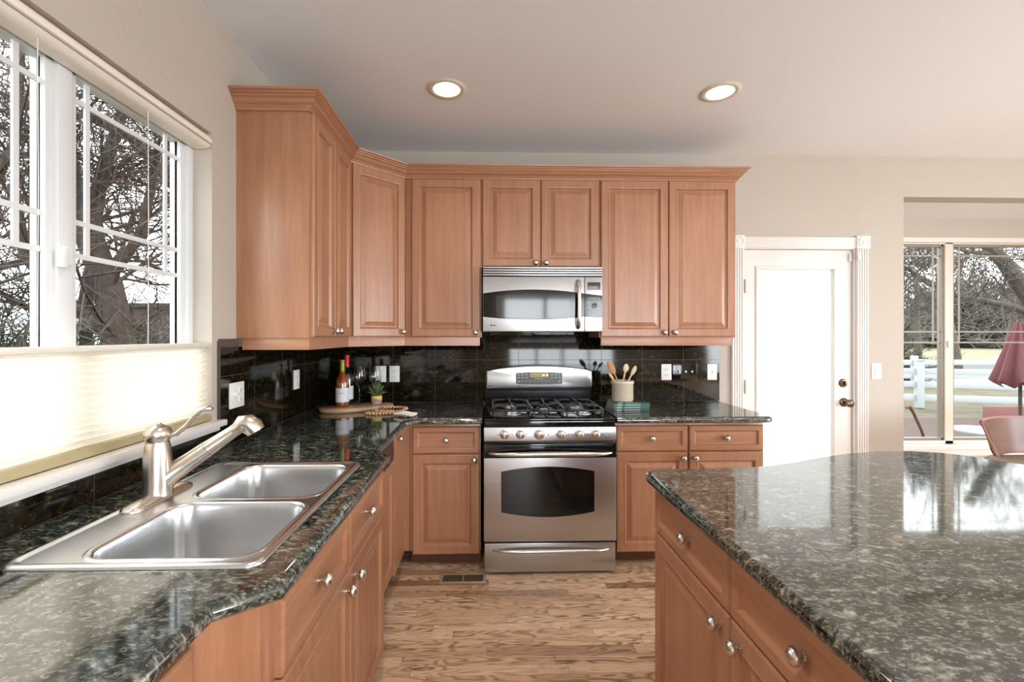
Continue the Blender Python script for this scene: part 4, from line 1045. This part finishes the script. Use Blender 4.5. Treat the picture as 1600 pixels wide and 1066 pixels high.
# ------------------------------------------------------------------ outside
def noisy(name, c1, c2, scale, rough=.9, c3=None):
    m = pmat(name, c1, rough); t = NT(m); p = t.pos(); n1 = t.noise(p, scale, 5, .65)
    st_ = [(.38, lin(c1)), (.62, lin(c2))] if c3 is None else [(.34, lin(c1)), (.5, lin(c2)), (.66, lin(c3))]
    t.l(t.ramp(n1, st_), t.b.inputs['Base Color']); return m
GZ = -.15
def gplane(name, pts_, z, mat, h=.02):
    mb = MB(); mb.prism(pts_, z - h, z, 'xy'); return mb.build(name, mat, smooth=False)
o = gplane('ground', [(-80, -40), (110, -40), (110, 120), (-80, 120)], GZ - .02, noisy('winter_grass', '464133', '58513F', 1.3, .95, '3B3E2C'), .05)
o['kind'] = 'structure'
# the ground beside the house is not under the house floor: floor slab edge
gplane('field_dry_lawn', [(12, 24.5), (110, 24.5), (110, 110), (12, 110)], GZ, noisy('dry_lawn', '696146', '756C52', .5))['kind'] = 'structure'
gplane('road_asphalt', [(5, 18.3), (110, 18.3), (110, 23.2), (5, 23.2)], GZ, noisy('asphalt', '46464A', '505155', 3))['kind'] = 'structure'
gplane('sidewalk_concrete', [(5, 14.6), (110, 14.6), (110, 16.6), (5, 16.6)], GZ, noisy('concrete_walk', '6C6A66', '767470', 3))['kind'] = 'structure'
gplane('ground_mulch', [(4.5, 4.3), (14, 4.3), (14, 8.4), (4.5, 8.4)], GZ, noisy('red_brown_mulch', '352923', '463630', 14, .95, '52443D'))['kind'] = 'structure'
# white rail fence slanting towards the house on the right
FW = pmat('white_vinyl_fence', '9DA2A4', .5)
fa, fb = Vector((7.2, 10.4, 0)), Vector((15.5, 7.4, 0)); fdir = (fb - fa).normalized(); fan = math.atan2(fdir.y, fdir.x)
fc_ = thing('rail_fence', 'white three-rail vinyl fence crossing the yard outside the nook window', 'fence', fa)
L_ = (fb - fa).length; M = Matrix.Translation((fa.x, fa.y, GZ)) @ Matrix.Rotation(fan, 4, 'Z')
for z_ in (.22, .50, .78):
    mb = MB(); mb.box(0, L_, -.02, .02, z_ - .065, z_ + .065, .004, M); mb.build('rail', FW, fc_)
for k in range(5):
    u_ = 2.0 * k + .25
    mb = MB(); mb.box(u_ - .065, u_ + .065, -.065, .065, 0, 1.0, .004, M); p_ = mb.build('post', FW, fc_)
    mb = MB(); mb.box(u_ - .08, u_ + .08, -.08, .08, 1.0, 1.04, .01, M); mb.build('post_cap', FW, p_)
fc2 = thing('rail_fence', 'farther white rail fence parallel to the road', 'fence', (20, 13.6, 0))
M = Matrix.Translation((9.5, 13.4, GZ))
for z_ in (.35, .75):
    mb = MB(); mb.box(0, 30, -.02, .02, z_ - .08, z_ + .08, .004, M); mb.build('rail', FW, fc2)
for k in range(12):
    mb = MB(); mb.box(2.6 * k + .7 - .065, 2.6 * k + .7 + .065, -.065, .065, 0, .95, .004, M); mb.build('post', FW, fc2)

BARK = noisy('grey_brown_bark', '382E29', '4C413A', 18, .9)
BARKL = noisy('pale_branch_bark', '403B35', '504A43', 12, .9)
def tree(name, lab, base, seed, trunk_r, h, lean=(0, 0, 0), levels=5, spread=.62, mat=None, group=None, nk=3, first=.35, twig=.004, flen=.72):
    rn = random.Random(seed); t = thing(name, lab, 'tree', base, 0, group)
    mt_ = MB(); mbr = MB(); cnt = [0]
    def grow(p, d, ln, r, lv, mb_):
        pts_ = [p]; rad = [r]; steps = 4 if lv > 1 else 3; dd = d.copy()
        for i in range(steps):
            dd = (dd + Vector((rn.uniform(-1, 1), rn.uniform(-1, 1), rn.uniform(-.7, .9))) * (.16 if lv >= levels else .30)).normalized()
            pts_.append(pts_[-1] + dd * ln / steps); rad.append(max(twig, r * (1 - .42 * (i + 1) / steps)))
        mb_.tube(pts_, rad, 8 if lv >= levels - 1 else (5 if lv > 1 else 3), False)
        if lv <= 0: return
        k = nk + (1 if lv <= 2 else 0)
        for j in range(k):
            s_ = first + (1 - first) * (j + rn.random()) / k if lv < levels else .45 + .55 * (j + rn.random()) / k
            s_ = min(s_, .999); ii = min(int(s_ * steps), steps - 1); q = pts_[ii].lerp(pts_[ii + 1], s_ * steps - ii)
            side = Vector((rn.uniform(-1, 1), rn.uniform(-1, 1), rn.uniform(-.45, .75))); side -= dd * side.dot(dd); side.normalize()
            nd = (dd * (1 - spread * rn.uniform(.6, 1.1)) + side * spread * rn.uniform(.9, 1.3) + Vector((0, 0, .08))).normalized()
            grow(q, nd, ln * flen * rn.uniform(.7, 1.1), max(twig, rad[ii] * rn.uniform(.45, .62)), lv - 1, mbr)
    d0 = (Vector((0, 0, 1)) + Vector(lean)).normalized()
    grow(Vector(base), d0, h, trunk_r, levels, mt_)
    mt_.build('trunk', mat or BARK, t); o = mbr.build('branches', mat or BARK, t)
    return t
# a tree whose main limbs follow given lines
def limb_tree(name, lab, base, seed, limbs, mat, group, lv=4, nb=7, ln=1.0, twig=.004, spread=.8):
    rn = random.Random(seed); t = thing(name, lab, 'tree', base, 0, group); mt_, mbr = MB(), MB()
    def grow(p, d, ln_, r_, l_):
        pts_ = [p]; rad = [r_]; dd = d.copy()
        for i in range(3):
            dd = (dd + Vector((rn.uniform(-1, 1), rn.uniform(-1, 1), rn.uniform(-.7, .9))) * .20).normalized(); pts_.append(pts_[-1] + dd * ln_ / 3); rad.append(max(twig, r_ * (1 - .45 * (i + 1) / 3)))
        mbr.tube(pts_, rad, 5 if l_ > 2 else 3, False)
        if l_ <= 0: return
        for j in range(4):
            s_ = .2 + .79 * (j + rn.random()) / 4; ii = min(int(s_ * 3), 2); q = pts_[ii].lerp(pts_[ii + 1], s_ * 3 - ii)
            side = Vector((rn.uniform(-1, 1), rn.uniform(-1, 1), rn.uniform(-.6, .8))); side -= dd * side.dot(dd); side.normalize()
            grow(q, (dd * .45 + side * spread).normalized(), ln_ * .68 * rn.uniform(.7, 1.15), max(twig, r_ * .5), l_ - 1)
    for pts_, r0, r1 in limbs:
        P = [Vector(p) for p in pts_]; n = len(P) - 1
        rad = [r0 + (r1 - r0) * i / n for i in range(n + 1)]
        mt_.tube(P, rad, 10, True)
        for j in range(nb):
            s_ = (.12 + .88 * (j + rn.random()) / nb) * n; i = min(int(s_), n - 1); q = P[i].lerp(P[i + 1], min(1, s_ - i)); dd = (P[i + 1] - P[i]).normalized()
            side = Vector((rn.uniform(-1, 1), rn.uniform(-1, 1), rn.uniform(-.5, .8))); side -= dd * side.dot(dd); side.normalize()
            grow(q, (dd * .5 + side).normalized(), ln * rn.uniform(.6, 1.15), min(.022, max(twig * 2, rad[i] * .26)), lv)
    mt_.build('trunk', mat, t); mbr.build('branches', mat, t); return t
# trees seen through the sink window
G1 = 'bare trees outside the sink window'
limb_tree('bare_tree', 'bare tree with a thick leaning trunk forking behind the right sash of the sink window', (-3.9, 5.0, GZ), 3,
    [([(-3.75, 5.0, GZ), (-3.88, 5.0, .6), (-3.93, 5.0, 1.32), (-4.07, 5.02, 1.92), (-4.28, 5.05, 2.42), (-4.34, 5.1, 2.65)], .17, .12),
     ([(-4.30, 5.08, 2.5), (-4.55, 5.15, 2.9), (-4.62, 5.2, 3.25), (-4.9, 5.3, 3.9), (-4.95, 5.3, 4.6)], .11, .05),
     ([(-4.32, 5.1, 2.6), (-4.28, 5.2, 3.2), (-4.15, 5.3, 3.9), (-4.3, 5.4, 4.7)], .08, .04),
     ([(-4.10, 5.05, 2.0), (-3.78, 5.1, 2.5), (-3.66, 5.15, 3.3), (-3.28, 5.2, 4.1)], .06, .03),
     ([(-3.95, 5.0, 1.35), (-4.3, 4.8, 1.75), (-4.62, 4.7, 2.2), (-4.75, 4.7, 2.9)], .08, .04)], BARK, G1, 3, 9, 1.5, .0035)
limb_tree('bare_tree', 'bare tree with dark limbs rising at the right edge of the right sash', (-3.2, 5.9, GZ), 8,
    [([(-3.2, 5.9, GZ), (-3.35, 5.9, 1.5), (-3.62, 5.9, 2.7), (-3.95, 5.9, 3.3), (-4.5, 5.9, 3.9), (-5.1, 5.9, 4.2)], .13, .05), ([(-3.55, 5.9, 2.4), (-3.75, 6.0, 3.4), (-3.9, 6.0, 4.6)], .07, .03)], BARK, G1, 3, 9, 1.7, .004)
limb_tree('bare_tree', 'bare tree with a thin straight stem behind the left sash', (-4.7, 4.2, GZ), 9,
    [([(-4.7, 4.2, GZ), (-4.65, 4.2, 1.6), (-4.55, 4.25, 2.8), (-4.75, 4.3, 3.4), (-4.95, 4.3, 3.9)], .08, .03), ([(-4.58, 4.22, 2.5), (-4.3, 4.3, 3.2), (-4.35, 4.4, 4.2)], .05, .02)], BARK, G1, 3, 10, 1.5, .0035)
for x, y, r, h, ln, sd, lab in ((-5.6, 6.6, .10, 2.6, (0, 0, 0), 41, 'bare tree farther back between the two window sashes'), (-6.6, 5.2, .11, 2.8, (.1, 0, 0), 53, 'bare tall tree farthest left outside the sink window'), (-4.9, 8.4, .10, 2.8, (0, -.1, 0), 61, 'bare tree standing in front of the mauve shed')):
    tree('bare_tree', lab, (x, y, GZ), sd, r, h, ln, 5, .66, BARK, G1, 3, .3, .006, .76)
BUSH = noisy('olive_bush', '2C3026', '434737', 9, .9); BUSHL = noisy('grey_green_bush', '3A3B33', '4B4C42', 9, .9)
def bush(lab, base, seed, R_, n_=520, mat=None, group='tangled bushes outside', th=1.0):
    rn = random.Random(seed); mb = MB()
    for i in range(n_):
        a = rn.uniform(0, 2 * PI); e = rn.uniform(.05, 1.5); L2 = R_ * rn.uniform(.5, 1.15)
        d = Vector((math.cos(a) * math.cos(e), math.sin(a) * math.cos(e), math.sin(e)))
        p0 = Vector(base) + Vector((rn.uniform(-.3, .3) * R_, rn.uniform(-.3, .3) * R_, 0)); p1 = p0 + d * L2 * .5 + Vector((rn.uniform(-1, 1), rn.uniform(-1, 1), rn.uniform(0, 1))) * .08 * R_
        p2 = p0 + d * L2 + Vector((rn.uniform(-1, 1), rn.uniform(-1, 1), rn.uniform(-1, .4))) * .2 * R_
        mb.tube([p0, p1, p2], [.010 * th, .007 * th, .004 * th], 3, False)
        for k in range(5):
            q = p1.lerp(p2, rn.random()); w = Vector((rn.uniform(-1, 1), rn.uniform(-1, 1), rn.uniform(-.6, 1))).normalized() * .16 * R_
            mb.tube([q, q + w], [.005 * th, .003 * th], 3, False)
    return tag(mb.build('bush', mat or BUSH), lab, 'bush', group)
for x, y, R_, lab, sd, n_ in ((-3.9, 3.6, 1.85, 'tangled leafless bush low outside the left sash', 1, 420), (-5.0, 5.9, 2.3, 'olive tangled bush under the leaning tree', 2, 520), (-3.5, 6.9, 1.9, 'tangled bush low outside the right sash, next to the shed', 3, 330), (-6.6, 5.0, 2.6, 'dark tangled bush farther back beyond the left sash', 4, 520)):
    bush(lab, (x, y, GZ), sd, R_, n_)
# mauve shed seen low through the right sash
shd = thing('garden_shed', 'mauve panelled shed low behind the bare trees', 'shed', (-6.0, 10.0, GZ))
SHD = pmat('mauve_siding', '5C4C4C', .8); SHT = pmat('dark_shed_trim', '2E2826', .7)
mb = MB(); mb.box(-7.4, -5.2, 9.6, 11.4, GZ, 2.0); mb.build('wall', SHD, shd)
mb = MB(); mb.prism([(9.45, 1.98), (11.55, 1.98), (11.55, 2.10), (9.45, 2.06)], -7.55, -5.05, 'yz'); mb.build('roof', SHT, shd)
mb = MB()
for x in (-7.38, -6.3, -5.28): mb.box(x, x + .06, 9.57, 9.62, GZ, 1.98)
mb.box(-7.4, -5.2, 9.56, 9.62, 1.2, 1.26); mb.build('batten', SHT, shd)
# trees seen through the nook window
G2 = 'bare trees beyond the nook window'
limb_tree('bare_tree', 'large bare tree whose thick limbs cross the nook window', (12.2, 9.0, GZ), 5,
    [([(12.3, 9.0, GZ), (11.8, 9.0, 1.0), (11.2, 9.0, 1.9), (10.9, 9.0, 2.3), (10.5, 9.0, 2.85), (10.1, 9.0, 3.25), (9.8, 9.1, 3.9)], .20, .09),
     ([(11.3, 9.0, 1.75), (10.6, 9.0, 2.0), (10.0, 9.0, 2.12), (9.5, 9.05, 2.22), (8.9, 9.1, 2.5), (8.5, 9.1, 2.8)], .075, .022),
     ([(10.3, 9.0, 3.05), (9.7, 9.0, 3.1), (9.1, 9.0, 3.3), (8.5, 9.0, 3.2)], .05, .02), ([(8.8, 9.1, 2.55), (8.3, 9.0, 2.2), (8.0, 9.0, 2.6)], .03, .015)], BARKL, G2, 3, 9, .8, .005)
for x, y, r, h, sd, lab in ((10.6, 11.6, .08, 2.9, 71, 'slender bare tree left in the nook window'), (17.5, 16.5, .13, 4.0, 72, 'bare tree standing by the road'), (27, 28, .2, 5.4, 73, 'bare tree on the dry lawn beyond the road'), (42, 36, .26, 6.5, 74, 'distant bare tree on the dry lawn, right side'),
                         (18.5, 23.8, .15, 4.2, 75, 'bare tree at the road edge left of the mullion'), (33, 32, .2, 6, 76, 'distant bare tree directly behind the closed umbrella')):
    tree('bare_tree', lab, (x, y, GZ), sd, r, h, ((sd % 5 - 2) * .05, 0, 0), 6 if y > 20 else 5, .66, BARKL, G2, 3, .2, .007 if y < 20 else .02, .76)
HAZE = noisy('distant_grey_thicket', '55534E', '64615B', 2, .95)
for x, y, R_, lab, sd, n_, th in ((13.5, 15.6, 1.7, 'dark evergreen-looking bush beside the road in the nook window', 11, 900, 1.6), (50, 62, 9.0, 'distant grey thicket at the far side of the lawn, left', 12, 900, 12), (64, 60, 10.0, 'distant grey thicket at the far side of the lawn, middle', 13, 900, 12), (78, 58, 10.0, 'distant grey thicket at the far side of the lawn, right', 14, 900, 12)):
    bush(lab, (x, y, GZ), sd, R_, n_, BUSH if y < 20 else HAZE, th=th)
# closed burgundy umbrella, bench and small table on the patio
um = thing('patio_umbrella', 'closed burgundy patio umbrella on a dark pole outside the nook window', 'umbrella', (7.20, 6.0, GZ))
BURG = pmat('burgundy_canvas', '5A2C31', .85); PINK = pmat('faded_red_paint', '744A48', .8)
mb = MB(); mb.tube([(7.20, 6.0, GZ), (7.20, 6.0, 1.62)], .020, 12); mb.build('pole', SHT, um)
mb = MB(); rs = []
for z_, r_ in ((1.60, .012), (1.56, .045), (1.38, .09), (1.15, .15), (.95, .20), (.76, .245), (.72, .21)):
    rs.append([(7.20 + r_ * (1 + .22 * math.cos(8 * 2 * PI * i / 64)) * math.cos(2 * PI * i / 64), 6.0 + r_ * (1 + .22 * math.cos(8 * 2 * PI * i / 64)) * math.sin(2 * PI * i / 64), z_ + (.03 * math.cos(8 * 2 * PI * i / 64) if z_ < .8 else 0)) for i in range(64)])
mb.rings(rs, False, False); mb.build('canopy', BURG, um, angle=60)
mb = MB(); mb.lathe([(.22, GZ), (.22, GZ + .05), (.05, GZ + .09), (.03, GZ + .3)], (7.20, 6.0, 0), 'z', 24); mb.build('umbrella_base', SHT, um)
bn = thing('patio_bench', 'faded red patio bench behind the umbrella pole', 'bench', (7.6, 6.7, GZ))
mb = MB(); mb.box(7.61, 9.0, 6.80, 6.84, .04, .31, .004); mb.build('backrest', PINK, bn)
mb = MB(); mb.box(7.61, 9.0, 6.35, 6.80, .02, .06, .004); mb.build('seat', PINK, bn)
for x in (7.66, 8.94):
    for y in (6.4, 6.80): mb = MB(); mb.box(x - .03, x + .03, y - .03, y + .03, GZ, .03, .003); mb.build('leg', PINK, bn)
tb = thing('patio_table', 'round pale grey patio table outside left of the stool', 'table', (5.98, 5.30, GZ))
mb = MB(); mb.lathe([(0, .245), (.34, .245), (.34, .265), (0, .268)], (5.98, 5.30, 0), 'z', 32, cap=False); mb.build('tabletop', pmat('grey_table', '9A9CA0', .4), tb)
mb = MB(); mb.tube([(5.98, 5.30, .25), (5.98, 5.30, GZ)], .03, 10); mb.lathe([(.2, GZ), (.2, GZ + .02), (.03, GZ + .04)], (5.98, 5.30, 0), 'z', 24); mb.build('pedestal', SHT, tb)
mb = MB(); mb.tube([(5.20, 5.55, .50), (5.24, 5.55, .52), (5.30, 5.56, .44), (5.42, 5.58, .22), (5.56, 5.6, GZ)], [.016, .018, .018, .016, .014], 8)
tag(mb.build('garden_hook', pmat('rusty_iron', '5A3A30', .7)), 'bent rusty iron garden hook standing in the mulch', 'garden hook')
